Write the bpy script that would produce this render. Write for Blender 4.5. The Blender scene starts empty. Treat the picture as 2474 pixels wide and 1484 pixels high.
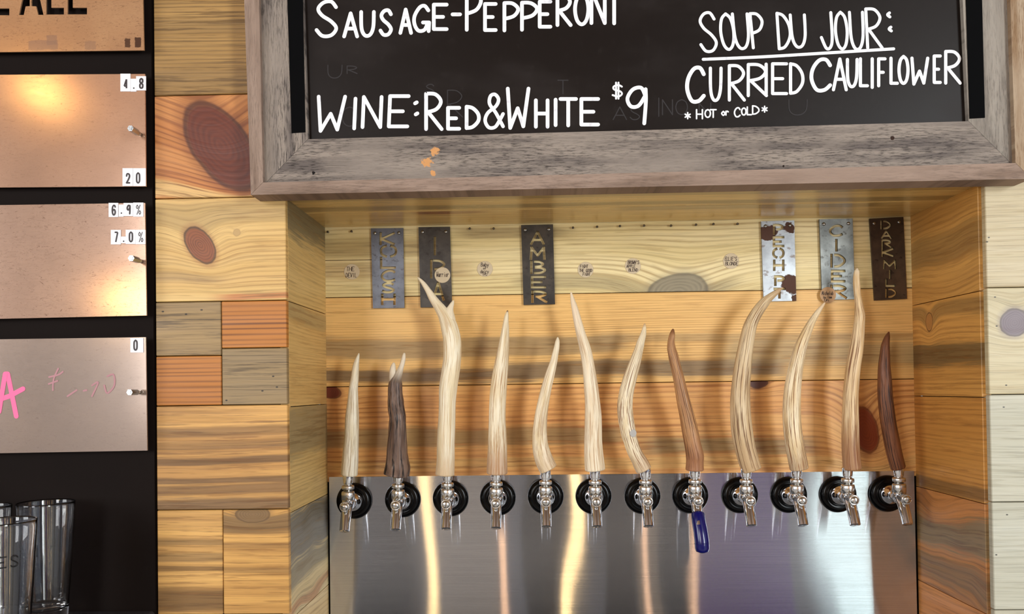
import bpy, bmesh, math, random
from mathutils import Vector, Matrix, noise as mnoise
random.seed(7)
PI = math.pi
S = bpy.context.scene
COL = S.collection

# ------------------------------------------------------------------ camera, world, light
IW, IH, F = 2474.0, 1484.0, 2000.0
CX, CY = 1238.9, 906.5
RX, RY, RZ = 0.0160, 0.0136, 0.0297
CAM = Vector((0.4397, -1.4443, 0.0237))
W, D = 1.208, 0.2699                      # alcove width and depth in metres
ROT = Matrix.Rotation(RZ, 3, 'Z') @ Matrix.Rotation(RX, 3, 'X') @ Matrix.Rotation(RY, 3, 'Y')

cam = bpy.data.cameras.new('camera')
cam.sensor_width = 36.0
cam.lens = 36.0 * F / IW
cam.shift_x = (IW / 2 - CX) / IW
cam.shift_y = (CY - IH / 2) / IW
cam.clip_start = 0.02
co = bpy.data.objects.new('camera', cam)
COL.objects.link(co)
r_, f_, u_ = ROT.col[0], ROT.col[1], ROT.col[2]
co.matrix_world = Matrix(((r_.x, u_.x, -f_.x, CAM.x), (r_.y, u_.y, -f_.y, CAM.y), (r_.z, u_.z, -f_.z, CAM.z), (0, 0, 0, 1)))
S.camera = co

wd = bpy.data.worlds.new('world')
S.world = wd
wd.use_nodes = True
wd.node_tree.nodes['Background'].inputs[0].default_value = (0.75, 0.87, 1.0, 1)
wd.node_tree.nodes['Background'].inputs[1].default_value = 0.25

def area(name, loc, rot, sx, sy, power, color):
    l = bpy.data.lights.new(name, 'AREA')
    l.shape = 'RECTANGLE'
    l.size, l.size_y, l.energy, l.color = sx, sy, power, color
    o = bpy.data.objects.new(name, l)
    o.location, o.rotation_euler = loc, rot
    COL.objects.link(o)
    return o
# daylight entering by the windows of the room behind the camera (they face +y) and by the right wall's window, then two added fills
area('daylight_and_fill', (3.45, -4.05, 0.5), (PI / 2, 0, 0), 1.0, 2.2, 165, (0.93, 0.98, 1.0))
area('daylight_and_fill', (2.7, -4.05, 0.35), (PI / 2, 0, 0), 0.40, 2.2, 9, (0.82, 1.0, 0.95))
area('daylight_and_fill', (5.35, -1.6, 0.5), (PI / 2, 0, PI / 2), 1.8, 1.8, 10, (0.93, 0.98, 1.0))
area('daylight_and_fill', (-1.62, -4.05, 0.7), (PI / 2, 0, 0), 0.85, 1.5, 62, (0.97, 0.98, 1.0))  # fill added to soften the left antlers' shadows, no window known there
area('daylight_and_fill', (-3.05, -2.4, 0.6), (PI / 2, 0, -PI / 2), 1.6, 1.4, 60, (0.95, 0.98, 1.0))  # invented left window, put in as side fill

S.view_settings.view_transform = 'Standard'
S.view_settings.look = 'None'
S.view_settings.gamma = 1
S.view_settings.use_curve_mapping = False
S.view_settings.exposure = 0.1
PEND_W = 7.5

# ------------------------------------------------------------------ helpers
def px(x, y, Y):
    """point on the upright plane at depth Y that the photograph shows at pixel x, y"""
    d = ROT @ Vector(((x - CX) / F, 1.0, (CY - y) / F))
    return CAM + d * ((Y - CAM.y) / d.y)
def lin(c):
    return tuple(((v / 255) / 12.92 if v / 255 <= .04045 else ((v / 255 + .055) / 1.055) ** 2.4) for v in c)

class G:
    """small expression builder for shader nodes"""
    def __init__(s, name):
        s.m = bpy.data.materials.new(name)
        s.m.use_nodes = True
        s.t = s.m.node_tree
        s.b = s.t.nodes['Principled BSDF']
    def n(s, t): return s.t.nodes.new(t)
    def put(s, sock, v):
        if isinstance(v, V): s.t.links.new(v.s, sock)
        elif isinstance(v, (tuple, list)): sock.default_value = tuple(v) if len(v) == len(sock.default_value) else tuple(v) + (1,)
        else: sock.default_value = v
    def math(s, op, *a, clamp=False):
        n = s.n('ShaderNodeMath'); n.operation = op; n.use_clamp = clamp
        for i, v in enumerate(a): s.put(n.inputs[i], v)
        return V(s, n.outputs[0])
    def xyz(s):
        t = s.n('ShaderNodeTexCoord'); p = s.n('ShaderNodeSeparateXYZ')
        s.t.links.new(t.outputs['Object'], p.inputs[0])
        return [V(s, o) for o in p.outputs]
    def world(s):
        t = s.n('ShaderNodeNewGeometry'); p = s.n('ShaderNodeSeparateXYZ')
        s.t.links.new(t.outputs['Position'], p.inputs[0])
        return [V(s, o) for o in p.outputs]
    def uv(s):
        t = s.n('ShaderNodeTexCoord'); p = s.n('ShaderNodeSeparateXYZ')
        s.t.links.new(t.outputs['UV'], p.inputs[0])
        return [V(s, o) for o in p.outputs][:2]
    def vec(s, x, y, z):
        n = s.n('ShaderNodeCombineXYZ')
        for i, v in enumerate((x, y, z)): s.put(n.inputs[i], v)
        return V(s, n.outputs[0])
    def noise(s, x, y, z=0.0, detail=2.0, rough=.5, dist=0.0):
        n = s.n('ShaderNodeTexNoise')
        s.put(n.inputs['Vector'], s.vec(x, y, z))
        n.inputs['Scale'].default_value = 1
        n.inputs['Detail'].default_value = detail
        n.inputs['Roughness'].default_value = rough
        n.inputs['Distortion'].default_value = dist
        return V(s, n.outputs[0])
    def step(s, v, a, b):
        n = s.n('ShaderNodeMapRange'); n.interpolation_type = 'SMOOTHSTEP'
        s.put(n.inputs[0], v)
        n.inputs[1].default_value, n.inputs[2].default_value = a, b
        return V(s, n.outputs[0])
    def mix(s, a, b, f, mode='MIX'):
        n = s.n('ShaderNodeMix'); n.data_type = 'RGBA'; n.blend_type = mode
        s.put(n.inputs[0], f); s.put(n.inputs[6], a); s.put(n.inputs[7], b)
        return V(s, n.outputs[2])
    def bump(s, h, strength=.3, dist=.001):
        n = s.n('ShaderNodeBump')
        n.inputs['Strength'].default_value = strength
        n.inputs['Distance'].default_value = dist
        s.put(n.inputs['Height'], h)
        s.t.links.new(n.outputs[0], s.b.inputs['Normal'])
    def out(s, **k):
        for a, v in k.items(): s.put(s.b.inputs[a.replace('_', ' ')], v)
        return s.m
class V:
    def __init__(s, g, sock): s.g, s.s = g, sock
    def __add__(s, o): return s.g.math('ADD', s, o)
    __radd__ = __add__
    def __mul__(s, o): return s.g.math('MULTIPLY', s, o)
    __rmul__ = __mul__
    def __sub__(s, o): return s.g.math('SUBTRACT', s, o)
    def __rsub__(s, o): return s.g.math('SUBTRACT', o, s)
    def abs(s): return s.g.math('ABSOLUTE', s)
    def pow(s, e): return s.g.math('POWER', s, e)
    def sin(s): return s.g.math('SINE', s)
    def sqrt(s): return s.g.math('SQRT', s)
    def exp(s): return s.g.math('EXPONENT', s)

def plain(name, c, rough=.5, metal=0.0, spec=.5, **k):
    g = G(name)
    return g.out(Base_Color=lin(c), Roughness=rough, Metallic=metal, Specular_IOR_Level=spec, **k)

def wood(name, c1, c2, cl, ax='xz', seed=0.0, fr=150, ring=.45, wv=.02, wu=2.0, bands=(), knots=(), tone=.7,
         fib=.3, rough=.45, spec=.35, lift=.93, bf=20, spots=()):
    """one plank: ring lines bent round knots, broad tone, stained bands, fibre.
    bands: (v, half width, colour, strength[, u0, u1]); knots: (u, v, ru, rv, angle, colour, dark)"""
    lw = lambda c_: tuple(v_ ** lift for v_ in lin(c_))
    g = G(name)
    X, Y, Z = g.xyz()
    u, v = {'xz': (X, Z), 'yz': (Y, Z), 'xy': (X, Y)}[ax]
    n0 = g.noise(u * wu + seed, v * 5, seed * 1.7, 1.5)
    h = v + (n0 - .5) * wv
    kr = []
    for k in knots:
        du, dv = u - k[0], v - k[1]
        c, s_ = math.cos(k[4]), math.sin(k[4])
        a, b = (du * c + dv * s_) * (1 / k[2]), (dv * c - du * s_) * (1 / k[3])
        r2 = a * a + b * b
        kr.append(r2.sqrt())
        h = h + (r2 * -.30).exp() * (k[3] * 1.15)
    nr = g.noise(u * 1.1 + seed, h * 26, seed + 3, 2)
    n5 = g.noise(u * .5 + seed, h * (fr * .42), seed + 13, 1)
    line = ((h * (2 * PI * fr) + nr * 6.0 + n5 * 8.0).sin() * .5 + .5).pow(3.0)
    lm = g.step(g.noise(u * 2.2, h * 18, seed + 9, 1), .3, .72)
    fb = g.noise(u * 9, h * 520, seed + 5, 2, .6)
    f2 = g.noise(u * 7 + seed, h * 150, seed + 6, 4, .62)
    br = g.step(g.noise(u * 1.3 + seed, h * bf, seed + 7, 3), .36, .62)
    c = g.mix(lw(c1), lw(c2), br * tone)
    c = g.mix(c, lw(cl), line * (lm * .75 + .25) * ring)
    for b in bands:
        wob = (g.noise(u * 2.0 + seed, v * 9, seed + 11, 2) - .5) * (b[1] * 1.4)
        m = 1 - g.step((h + wob - b[0]).abs() * (1 / b[1]) + (f2 - .5) * 1.5 + (fb - .5) * .8, .5, 1.15)
        if len(b) > 4: m = m * g.step(u, b[4] - .03, b[4] + .03) * (1 - g.step(u, b[5] - .03, b[5] + .03))
        bc = g.mix(lw(b[2]), tuple(q * .42 for q in lw(b[2])), g.step(f2, .48, .62) * .8)
        c = g.mix(c, bc, m * b[3])
    c = g.mix(c, lw(cl), g.step(f2, .53, .64) * fib * 1.2)
    c = g.mix(c, (0.02, 0.012, 0.006), g.step(fb, .50, .72) * fib * .8)
    for k, r in zip(knots, kr):
        w = r + (g.noise(u * (.9 / k[2]), v * (.9 / k[2]), seed, 3) - .5) * .34
        rg = ((w * 40 + n5 * 3).sin() * .5 + .5) * (g.noise(u * 40, v * 40, seed, 2) * .7)
        kc = g.mix(lw(k[5]), lw(k[6]), rg)
        c = g.mix(c, g.mix(c, lw(k[5]), .55), (1 - g.step(w, 1.0, 1.5)) * .8)
        c = g.mix(c, lw(k[6]), (1 - g.step((w - 1.0).abs(), .02, .12)) * .8)
        c = g.mix(c, kc, 1 - g.step(w, .90, 1.0))
    for q in spots:
        d = ((u - q[0]) * (u - q[0]) * .35 + (v - q[1]) * (v - q[1])).sqrt()
        c = g.mix(c, (.008, .006, .005), (1 - g.step(d, q[2] * .7, q[2])) * .9)
    g.bump(fb * .5 + f2 * .5 - line * .35, .25, .0006)
    return g.out(Base_Color=c, Roughness=g.noise(u * 5, h * 60, seed, 1) * .18 + (rough - .09), Specular_IOR_Level=spec)

def weathered(name, c1, c2, c3, ax='xz', seed=0.0, spots=(), contrast=1.0):
    """grey barn wood: coarse raised fibre; spots: (u, v, r, colour)"""
    g = G(name)
    X, Y, Z = g.world()
    u, v = (X, Z) if ax == 'xz' else (Z, X)
    n0 = g.noise(u * 7 + seed, v * 12, seed, 2)
    h = v + (n0 - .5) * .007
    f1 = g.noise(u * 55 + seed, h * 480, seed + 1, 4, .65)
    f2 = g.noise(u * 5 + seed, h * 60, seed + 2, 3, .6)
    br = g.noise(u * 4.5, v * 9, seed + 4, 2)
    c = g.mix(lin(c1), lin(c2), g.step(f2, .36, .64))
    c = g.mix(c, lin(c3), g.step(f1, .47, .64) * .8 * contrast)
    c = g.mix(c, lin(c1), g.step(br, .42, .66) * .7)
    c = g.mix(c, (.02, .015, .012), g.step(f1, .66, .80) * .6 * contrast)
    for su, sv, sr, sc in spots:
        d = ((X - su) * (X - su) + (Z - sv) * (Z - sv)).sqrt() + (g.noise(X * 160, Z * 160, 0, 1) - .5) * sr * 1.6
        c = g.mix(c, lin(sc), 1 - g.step(d, sr * .5, sr * .8))
    g.bump(f1, .5, .0012)
    return g.out(Base_Color=c, Roughness=.75, Specular_IOR_Level=.2)

class MB:
    """collects shapes in world space, builds ONE mesh object"""
    def __init__(s):
        s.bm = bmesh.new(); s.uvl = None
    def face(s, vs, mi=0, smooth=False):
        f = s.bm.faces.new(vs); f.material_index = mi; f.smooth = smooth
        return f
    def hexa(s, p, mi=0):
        """p: 8 points, first ring of 4 then second ring of 4"""
        v = [s.bm.verts.new(q) for q in p]
        for q in ((0, 1, 2, 3), (7, 6, 5, 4), (0, 4, 5, 1), (1, 5, 6, 2), (2, 6, 7, 3), (3, 7, 4, 0)):
            s.face([v[i] for i in q], mi)
        return v
    def box(s, x0, x1, y0, y1, z0, z1, mi=0, bev=0.0):
        b = bmesh.new()
        v = [b.verts.new(q) for q in ((x0, y0, z0), (x1, y0, z0), (x1, y0, z1), (x0, y0, z1), (x0, y1, z0), (x1, y1, z0), (x1, y1, z1), (x0, y1, z1))]
        for q in ((0, 1, 2, 3), (7, 6, 5, 4), (0, 4, 5, 1), (1, 5, 6, 2), (2, 6, 7, 3), (3, 7, 4, 0)): b.faces.new([v[i] for i in q])
        if bev: bmesh.ops.bevel(b, geom=list(b.edges), offset=bev, segments=1, affect='EDGES')
        s.merge(b, mi)
    def merge(s, b, mi=0):
        mp = {v: s.bm.verts.new(v.co) for v in b.verts}
        for f in b.faces: s.face([mp[v] for v in f.verts], mi, f.smooth)
        b.free()
    def prism(s, pts, y0, y1, mi=0):
        """outline of (x, z) points extruded from y0 to y1"""
        a = [s.bm.verts.new((p[0], y0, p[1])) for p in pts]
        b = [s.bm.verts.new((p[0], y1, p[1])) for p in pts]
        s.face(a, mi); s.face(b[::-1], mi)
        for i in range(len(pts)):
            j = (i + 1) % len(pts)
            s.face([a[i], b[i], b[j], a[j]], mi)
    def frustum(s, A, y0, B, y1, mi=0):
        """quad A (x,z) at y0 to quad B at y1"""
        s.hexa([(p[0], y0, p[1]) for p in A] + [(p[0], y1, p[1]) for p in B], mi)
    def lathe(s, prof, axis='z', o=(0, 0, 0), n=32, mi=0, smooth=True, cap=True):
        """prof: (radius, height); axis z = up, y = out of the wall towards -y"""
        rings = []
        for r, h in prof:
            rg = []
            for i in range(n):
                a = 2 * PI * i / n
                c, q = r * math.cos(a), r * math.sin(a)
                p = (c, q, h) if axis == 'z' else (c, -h, q)
                rg.append(s.bm.verts.new((o[0] + p[0], o[1] + p[1], o[2] + p[2])))
            rings.append(rg)
        for a, b in zip(rings, rings[1:]):
            for i in range(n):
                j = (i + 1) % n
                s.face([a[i], a[j], b[j], b[i]], mi, smooth)
        if cap:
            s.face(rings[0][::-1], mi); s.face(rings[-1], mi)
    def tube(s, path, rad, n=16, mi=0, cap=True, ridge=None, uv=False, tspan=(0, 1)):
        if uv and s.uvl is None: s.uvl = s.bm.loops.layers.uv.new('UVMap')
        P = [Vector(p) for p in path]
        if not hasattr(rad, '__len__'): rad = [rad] * len(P)
        rings, up = [], None
        for i, p in enumerate(P):
            t = (P[min(i + 1, len(P) - 1)] - P[max(i - 1, 0)]).normalized()
            if up is None:
                a = Vector((0, 1, 0)) if abs(t.y) < .9 else Vector((1, 0, 0))
            else: a = up
            x = a.cross(t).normalized(); y = t.cross(x).normalized(); up = y
            k = i / (len(P) - 1)
            rg = []
            for j in range(n):
                th = 2 * PI * j / n
                r = rad[i] * (ridge(th, tspan[0] + k * (tspan[1] - tspan[0])) if ridge else 1)
                rg.append(s.bm.verts.new(p + x * (math.cos(th) * r) + y * (math.sin(th) * r)))
            rings.append(rg)
        L = len(P) - 1
        for i in range(L):
            for j in range(n):
                q = (j + 1) % n
                f = s.face([rings[i][j], rings[i][q], rings[i + 1][q], rings[i + 1][j]], mi, True)
                if uv:
                    t0, t1 = (tspan[0] + (tspan[1] - tspan[0]) * e / L for e in (i, i + 1))
                    for lp, c in zip(f.loops, ((j / n, t0), ((j + 1) / n, t0), ((j + 1) / n, t1), (j / n, t1))): lp[s.uvl].uv = c
        if cap:
            for f in (s.face(rings[0][::-1], mi), s.face(rings[-1], mi)):
                if uv:
                    for lp in f.loops: lp[s.uvl].uv = (.3, tspan[0] if f.verts[0] in rings[0] else tspan[1])
    def sphere(s, c, r, mi=0, n=16):
        b = bmesh.new()
        bmesh.ops.create_uvsphere(b, u_segments=n, v_segments=n // 2, radius=r)
        for v in b.verts: v.co += Vector(c)
        for f in b.faces: f.smooth = True
        s.merge(b, mi)
    def mesh(s, name, mats, off=None):
        bmesh.ops.recalc_face_normals(s.bm, faces=s.bm.faces[:])
        if off is not None:
            for v in s.bm.verts: v.co -= off
        me = bpy.data.meshes.new(name)
        s.bm.to_mesh(me); s.bm.free()
        for m in (mats if isinstance(mats, (list, tuple)) else [mats]): me.materials.append(m)
        return me
    def build(s, name, mats, parent=None, label=None):
        me = s.mesh(name, mats, parent.location if parent is not None and parent.type == 'EMPTY' else (parent.parent.location if parent is not None and parent.parent else None))
        return link(name, me, parent, label)

def link(name, me, parent=None, label=None):
    o = bpy.data.objects.new(name, me)
    COL.objects.link(o)
    if parent is not None: o.parent = parent
    if label: o['label'] = label
    return o
def tag(o, label, cat, group=None, kind=None):
    o['label'] = label; o['category'] = cat
    if group: o['group'] = group
    if kind: o['kind'] = kind
    return o
def struct(o):
    o['kind'] = 'structure'
    return o
def empty(name, loc, label, cat, group=None):
    o = bpy.data.objects.new(name, None)
    o.location = loc; o.empty_display_size = .05
    COL.objects.link(o)
    return tag(o, label, cat, group)

def spline(P, k=6, closed=False):
    """Catmull-Rom through tuples of any length"""
    out, n = [], len(P)
    for i in range(n - 1):
        a, b, c, d = P[max(i - 1, 0)], P[i], P[i + 1], P[min(i + 2, n - 1)]
        for j in range(k):
            t = j / k
            out.append(tuple(.5 * (2 * B + (C - A) * t + (2 * A - 5 * B + 4 * C - E) * t * t + (3 * B - A - 3 * C + E) * t ** 3) for A, B, C, E in zip(a, b, c, d)))
    out.append(tuple(P[-1]))
    return out

# ------------------------------------------------------------------ lettering: strokes in a unit box, y up; 's' smooth, 'l' straight
FONT = {
 'A': [('l', (0, 0), (.5, 1), (1, 0)), ('l', (.2, .34), (.8, .34))],
 'B': [('l', (0, 0), (0, 1)), ('s', (0, 1), (.55, .98), (.85, .78), (.6, .56), (0, .53)), ('s', (0, .53), (.65, .5), (1, .27), (.7, .04), (0, 0))],
 'C': [('s', (1, .80), (.78, .98), (.42, .95), (.1, .68), (.04, .35), (.3, .03), (.7, .02), (1, .17))],
 'D': [('l', (0, 0), (0, 1)), ('s', (0, 1), (.5, .93), (.93, .66), (.95, .34), (.5, .06), (0, 0))],
 'E': [('l', (1, 1), (0, 1), (0, 0), (1, 0)), ('l', (0, .5), (.72, .5))],
 'F': [('l', (1, 1), (0, 1), (0, 0)), ('l', (0, .5), (.72, .5))],
 'G': [('s', (.95, .82), (.7, 1), (.38, .93), (.06, .6), (.05, .28), (.3, .02), (.7, .05), (.92, .34)), ('l', (.6, .34), (1, .34), (.97, 0))],
 'H': [('l', (0, 0), (0, 1)), ('l', (1, 0), (1, 1)), ('l', (0, .5), (1, .5))],
 'I': [('l', (.5, 0), (.5, 1))],
 'J': [('s', (1, 1), (1, .3), (.8, .03), (.4, .0), (0, .3))],
 'K': [('l', (0, 0), (0, 1)), ('l', (1, 1), (.05, .48), (1, 0))],
 'L': [('l', (0, 1), (0, 0), (1, 0))],
 'M': [('l', (0, 0), (.05, 1), (.5, .3), (.95, 1), (1, 0))],
 'N': [('l', (0, 0), (0, 1), (1, 0), (1, 1))],
 'O': [('s', (.5, 1), (.15, .85), (0, .5), (.15, .14), (.5, 0), (.85, .14), (1, .5), (.85, .86), (.5, 1))],
 'P': [('l', (0, 0), (0, 1)), ('s', (0, 1), (.6, .98), (1, .78), (.7, .53), (0, .42))],
 'R': [('l', (0, 0), (0, 1)), ('s', (0, 1), (.6, .98), (.95, .78), (.65, .56), (0, .47)), ('l', (.15, .47), (1, 0))],
 'S': [('s', (.95, .84), (.72, 1), (.35, .97), (.1, .79), (.28, .6), (.72, .42), (.96, .22), (.72, .02), (.3, .0), (.02, .17))],
 'T': [('l', (0, 1), (1, 1)), ('l', (.5, 1), (.5, 0))],
 'U': [('s', (0, 1), (.03, .3), (.3, .0), (.7, .03), (.95, .35), (1, 1))],
 'V': [('l', (0, 1), (.5, 0), (1, 1))],
 'W': [('l', (0, 1), (.12, 0), (.48, .5), (.75, .04), (1, 1))],
 'Y': [('l', (0, 1), (.5, .5), (1, 1)), ('l', (.5, .5), (.5, 0))],
 '0': [('s', (.5, 1), (.08, .85), (0, .5), (.08, .14), (.5, 0), (.92, .14), (1, .5), (.92, .86), (.5, 1))],
 '2': [('s', (0, .75), (.12, .95), (.5, 1), (.9, .9), (.95, .65), (.5, .3), (0, 0)), ('l', (0, 0), (1, 0))],
 '4': [('l', (.75, 0), (.75, 1), (0, .25), (1, .25))],
 '6': [('s', (.95, .82), (.8, .97), (.4, .98), (.06, .75), (.02, .3), (.3, .01), (.75, .02), (.98, .28), (.75, .53), (.35, .52), (.05, .35))],
 '7': [('l', (0, 1), (1, 1), (.35, 0))],
 '8': [('s', (.5, 1), (.1, .9), (.08, .65), (.5, .53), (.95, .35), (.9, .08), (.5, 0), (.1, .08), (.05, .35), (.5, .53), (.92, .65), (.9, .9), (.5, 1))],
 '9': [('s', (.92, .8), (.72, 1), (.3, .95), (.03, .7), (.2, .48), (.6, .5), (.95, .8)), ('s', (.95, .96), (.96, .6), (.88, 0))],
 '%': [('s', (.22, 1), (.02, .8), (.22, .6), (.42, .8), (.22, 1)), ('s', (.78, .4), (.58, .2), (.78, 0), (.98, .2), (.78, .4)), ('l', (.85, 1), (.15, 0))],
 '&': [('s', (1, .05), (.6, .45), (.25, .72), (.3, .95), (.55, 1), (.75, .85), (.6, .65), (.15, .45), (0, .22), (.2, .02), (.55, .03), (.8, .22), (1, .42))],
 '$': [('s', (.95, .75), (.6, .85), (.15, .75), (.2, .57), (.8, .45), (.95, .28), (.6, .13), (.05, .22)), ('l', (.38, 0), (.38, 1)), ('l', (.62, 0), (.62, 1))],
 '*': [('l', (.5, 0), (.5, 1)), ('l', (.05, .25), (.95, .75)), ('l', (.05, .75), (.95, .25))],
 '-': [('l', (0, .5), (1, .5))], '_': [('l', (0, 0), (1, 1))],
 ':': [('s', (.5, .95), (.2, .85), (.5, .74)), ('s', (.5, .2), (.2, .1), (.5, 0))],
 '.': [('l', (.4, .0), (.6, .0))], "'": [('l', (.5, 1), (.4, .7))],
 'a': [('s', (.9, .55), (.4, .6), (.05, .25), (.4, 0), (.9, .5), (.95, 0))], 'b': [('l', (0, 1), (0, 0)), ('s', (0, .5), (.6, .6), (.9, .3), (.5, 0), (0, .05))],
 'd': [('l', (.95, 1), (.95, 0)), ('s', (.95, .5), (.4, .6), (.05, .3), (.4, 0), (.95, .1))], 'e': [('s', (.05, .3), (.9, .35), (.5, .6), (.05, .3), (.4, 0), (.9, .1))],
 'f': [('s', (1, .95), (.5, .95), (.4, 0)), ('l', (.1, .55), (.8, .55))], 'i': [('l', (.5, 0), (.5, .55)), ('l', (.5, .75), (.5, .82))],
 'l': [('l', (.5, 1), (.5, 0))], 'o': [('s', (.5, .6), (.05, .3), (.5, 0), (.95, .3), (.5, .6))], 'r': [('l', (.1, 0), (.1, .6)), ('s', (.1, .4), (.5, .62), (.95, .52))],
 's': [('s', (.9, .55), (.2, .5), (.8, .2), (.1, .02))], 'w': [('l', (0, .6), (.2, 0), (.5, .5), (.75, 0), (1, .65))], 'y': [('l', (0, .6), (.5, .1)), ('l', (1, .6), (.2, -.4))],
 'h': [('l', (0, 1), (0, 0)), ('s', (0, .4), (.5, .6), (.9, .4), (.95, 0))], 'c': [('s', (.9, .5), (.4, .6), (.05, .3), (.4, 0), (.9, .1))], 'm': [('l', (0, 0), (0, .6), (.5, .1), (1, .6), (1, 0))],
 'n': [('l', (0, 0), (0, .6)), ('s', (0, .4), (.5, .6), (.95, .4), (.95, 0))], 't': [('l', (.5, .9), (.5, 0)), ('l', (.1, .6), (.9, .6))],
}
STENCIL = dict(FONT)
STENCIL.update({
 'O': [('s', (.40, .98), (.12, .82), (.02, .5), (.12, .18), (.40, .02)), ('s', (.60, .98), (.88, .82), (.98, .5), (.88, .18), (.60, .02))],
 'A': [('l', (0, 0), (.47, 1)), ('l', (.53, 1), (1, 0)), ('l', (.3, .34), (.44, .34)), ('l', (.56, .34), (.7, .34))],
 'P': [('l', (0, 0), (0, 1)), ('s', (.12, 1), (.65, .97), (1, .77), (.7, .54), (.22, .48))],
 'R': [('l', (0, 0), (0, 1)), ('s', (.12, 1), (.65, .97), (.97, .76), (.65, .55), (.22, .52)), ('l', (.42, .46), (1, 0))],
 'D': [('l', (0, 0), (0, 1)), ('s', (.2, 1), (.6, .95), (.97, .65), (.97, .35), (.6, .05), (.2, 0))],
 'B': [('l', (0, 0), (0, 1)), ('s', (.18, 1), (.6, .97), (.85, .78), (.6, .6), (.25, .56)), ('s', (.25, .46), (.7, .45), (1, .26), (.7, .03), (.18, 0))],
})
def strokes(ch, x0, y0, x1, y1, slant=0.0, font=FONT):
    """polylines in pixels for a letter filling the box"""
    res = []
    for st in font[ch]:
        P = [(x0 + p[0] * (x1 - x0) + slant * (p[1] - .5), y1 + p[1] * (y0 - y1)) for p in st[1:]]
        res.append((st[0], P))
    return res
RB = [0]
def ribbon(mb, kind, P, w, y0, y1=None, mi=0, square=False):
    yb = y0
    """P: (x, z) points in metres; flat stroke of width w at depth y0, or a solid from y0 to y1"""
    def seg(Q):
        nonlocal y0
        if hasattr(mb, 'new'): mb.new()
        if y1 is None: RB[0] = (RB[0] + 1) % 9; y0 = yb - RB[0] * 2.5e-5
        n = len(Q); Lf, Rt = [], []
        for i, p in enumerate(Q):
            a, b = Q[max(i - 1, 0)], Q[min(i + 1, n - 1)]
            dx, dz = b[0] - a[0], b[1] - a[1]
            l = math.hypot(dx, dz) or 1e-9
            nx, nz = -dz / l * w / 2, dx / l * w / 2
            Lf.append((p[0] + nx, p[1] + nz)); Rt.append((p[0] - nx, p[1] - nz))
        def cap(p, q):
            dx, dz = p[0] - q[0], p[1] - q[1]
            a0 = math.atan2(dz, dx); k = 6
            return [(p[0] + math.cos(a0 - PI / 2 + PI * t / k) * w / 2, p[1] + math.sin(a0 - PI / 2 + PI * t / k) * w / 2) for t in range(1, k)]
        if y1 is None:
            vl = [mb.bm.verts.new((p[0], y0 - i_ * 5e-6, p[1])) for i_, p in enumerate(Lf)]; vr = [mb.bm.verts.new((p[0], y0 - i_ * 5e-6, p[1])) for i_, p in enumerate(Rt)]
            for i in range(n - 1): mb.face([vl[i], vr[i], vr[i + 1], vl[i + 1]], mi)
            if not square:
                e = [mb.bm.verts.new((p[0], y0 - (n - 1) * 5e-6, p[1])) for p in cap(Q[-1], Q[-2])]
                mb.face([vr[-1]] + e + [vl[-1]], mi)
                e = [mb.bm.verts.new((p[0], y0, p[1])) for p in cap(Q[0], Q[1])]
                mb.face([vl[0]] + e + [vr[0]], mi)
        else:
            va, vb = [[[mb.bm.verts.new((p[0], y, p[1])) for p in X_] for X_ in (Lf, Rt)] for y in (y0, y1)]
            for i in range(n - 1):
                mb.face([va[0][i], va[1][i], va[1][i + 1], va[0][i + 1]], mi); mb.face([vb[0][i + 1], vb[1][i + 1], vb[1][i], vb[0][i]], mi)
                for q, fl in ((0, 0), (1, 1)):
                    mb.face([va[q][i], va[q][i + 1], vb[q][i + 1], vb[q][i]], mi)
            mb.face([va[0][0], vb[0][0], vb[1][0], va[1][0]], mi); mb.face([va[0][-1], va[1][-1], vb[1][-1], vb[0][-1]], mi)
    if kind == 's' and len(P) > 2: seg(spline(P, 6))
    else:
        for a, b in zip(P, P[1:]):
            if y1 is not None:
                l = math.hypot(b[0] - a[0], b[1] - a[1]) or 1e-9
                e = w * .45 / l
                a, b = (a[0] - (b[0] - a[0]) * e, a[1] - (b[1] - a[1]) * e), (b[0] + (b[0] - a[0]) * e, b[1] + (b[1] - a[1]) * e)
            seg([a, b])
def write(mb, letters, o, sc, w, Y, slant=0.0, font=FONT, y1=None, square=False, jit=0.0):
    """letters: (char, x0, y0, x1, y1) in a crop with origin o and scale sc; w = stroke width in pixels"""
    for L in letters:
        ww = L[5] if len(L) > 5 else w
        for kind, P in strokes(L[0], L[1], L[2], L[3], L[4], slant, font):
            Q = [px(o[0] + p[0] / sc, o[1] + p[1] / sc, Y) for p in P]
            k = (Y - CAM.y) / F
            ribbon(mb, kind, [(q.x, q.z) for q in Q], ww * k, Y, y1, square=square)
def text_row(s, x0, y0, x1, y1, gap=.25):
    """boxes for a word spread over x0..x1"""
    n = len(s); cw = (x1 - x0) / (n + gap * (n - 1))
    return [(c, x0 + i * cw * (1 + gap), y0, x0 + i * cw * (1 + gap) + cw, y1) for i, c in enumerate(s) if c != ' ']
def pxq(pts, Y):
    return [(lambda p: (p.x, p.z))(px(x, y, Y)) for x, y in pts]
def cut(me_name, body, cutters, mats):
    """body minus each cutter solid; returns a finished mesh"""
    a = link('tmp_a', body.mesh('tmp', mats)); bs = []
    for c in cutters:
        b = link('tmp_b', c.mesh('tmp', mats)); bs.append(b)
        md = a.modifiers.new('cut', 'BOOLEAN'); md.operation = 'DIFFERENCE'; md.object = b; md.solver = 'EXACT'; md.use_self = True
    dg = bpy.context.evaluated_depsgraph_get()
    me = bpy.data.meshes.new_from_object(a.evaluated_get(dg))
    me.name = me_name
    for o in [a] + bs:
        d = o.data; bpy.data.objects.remove(o); bpy.data.meshes.remove(d)
    return me
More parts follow.
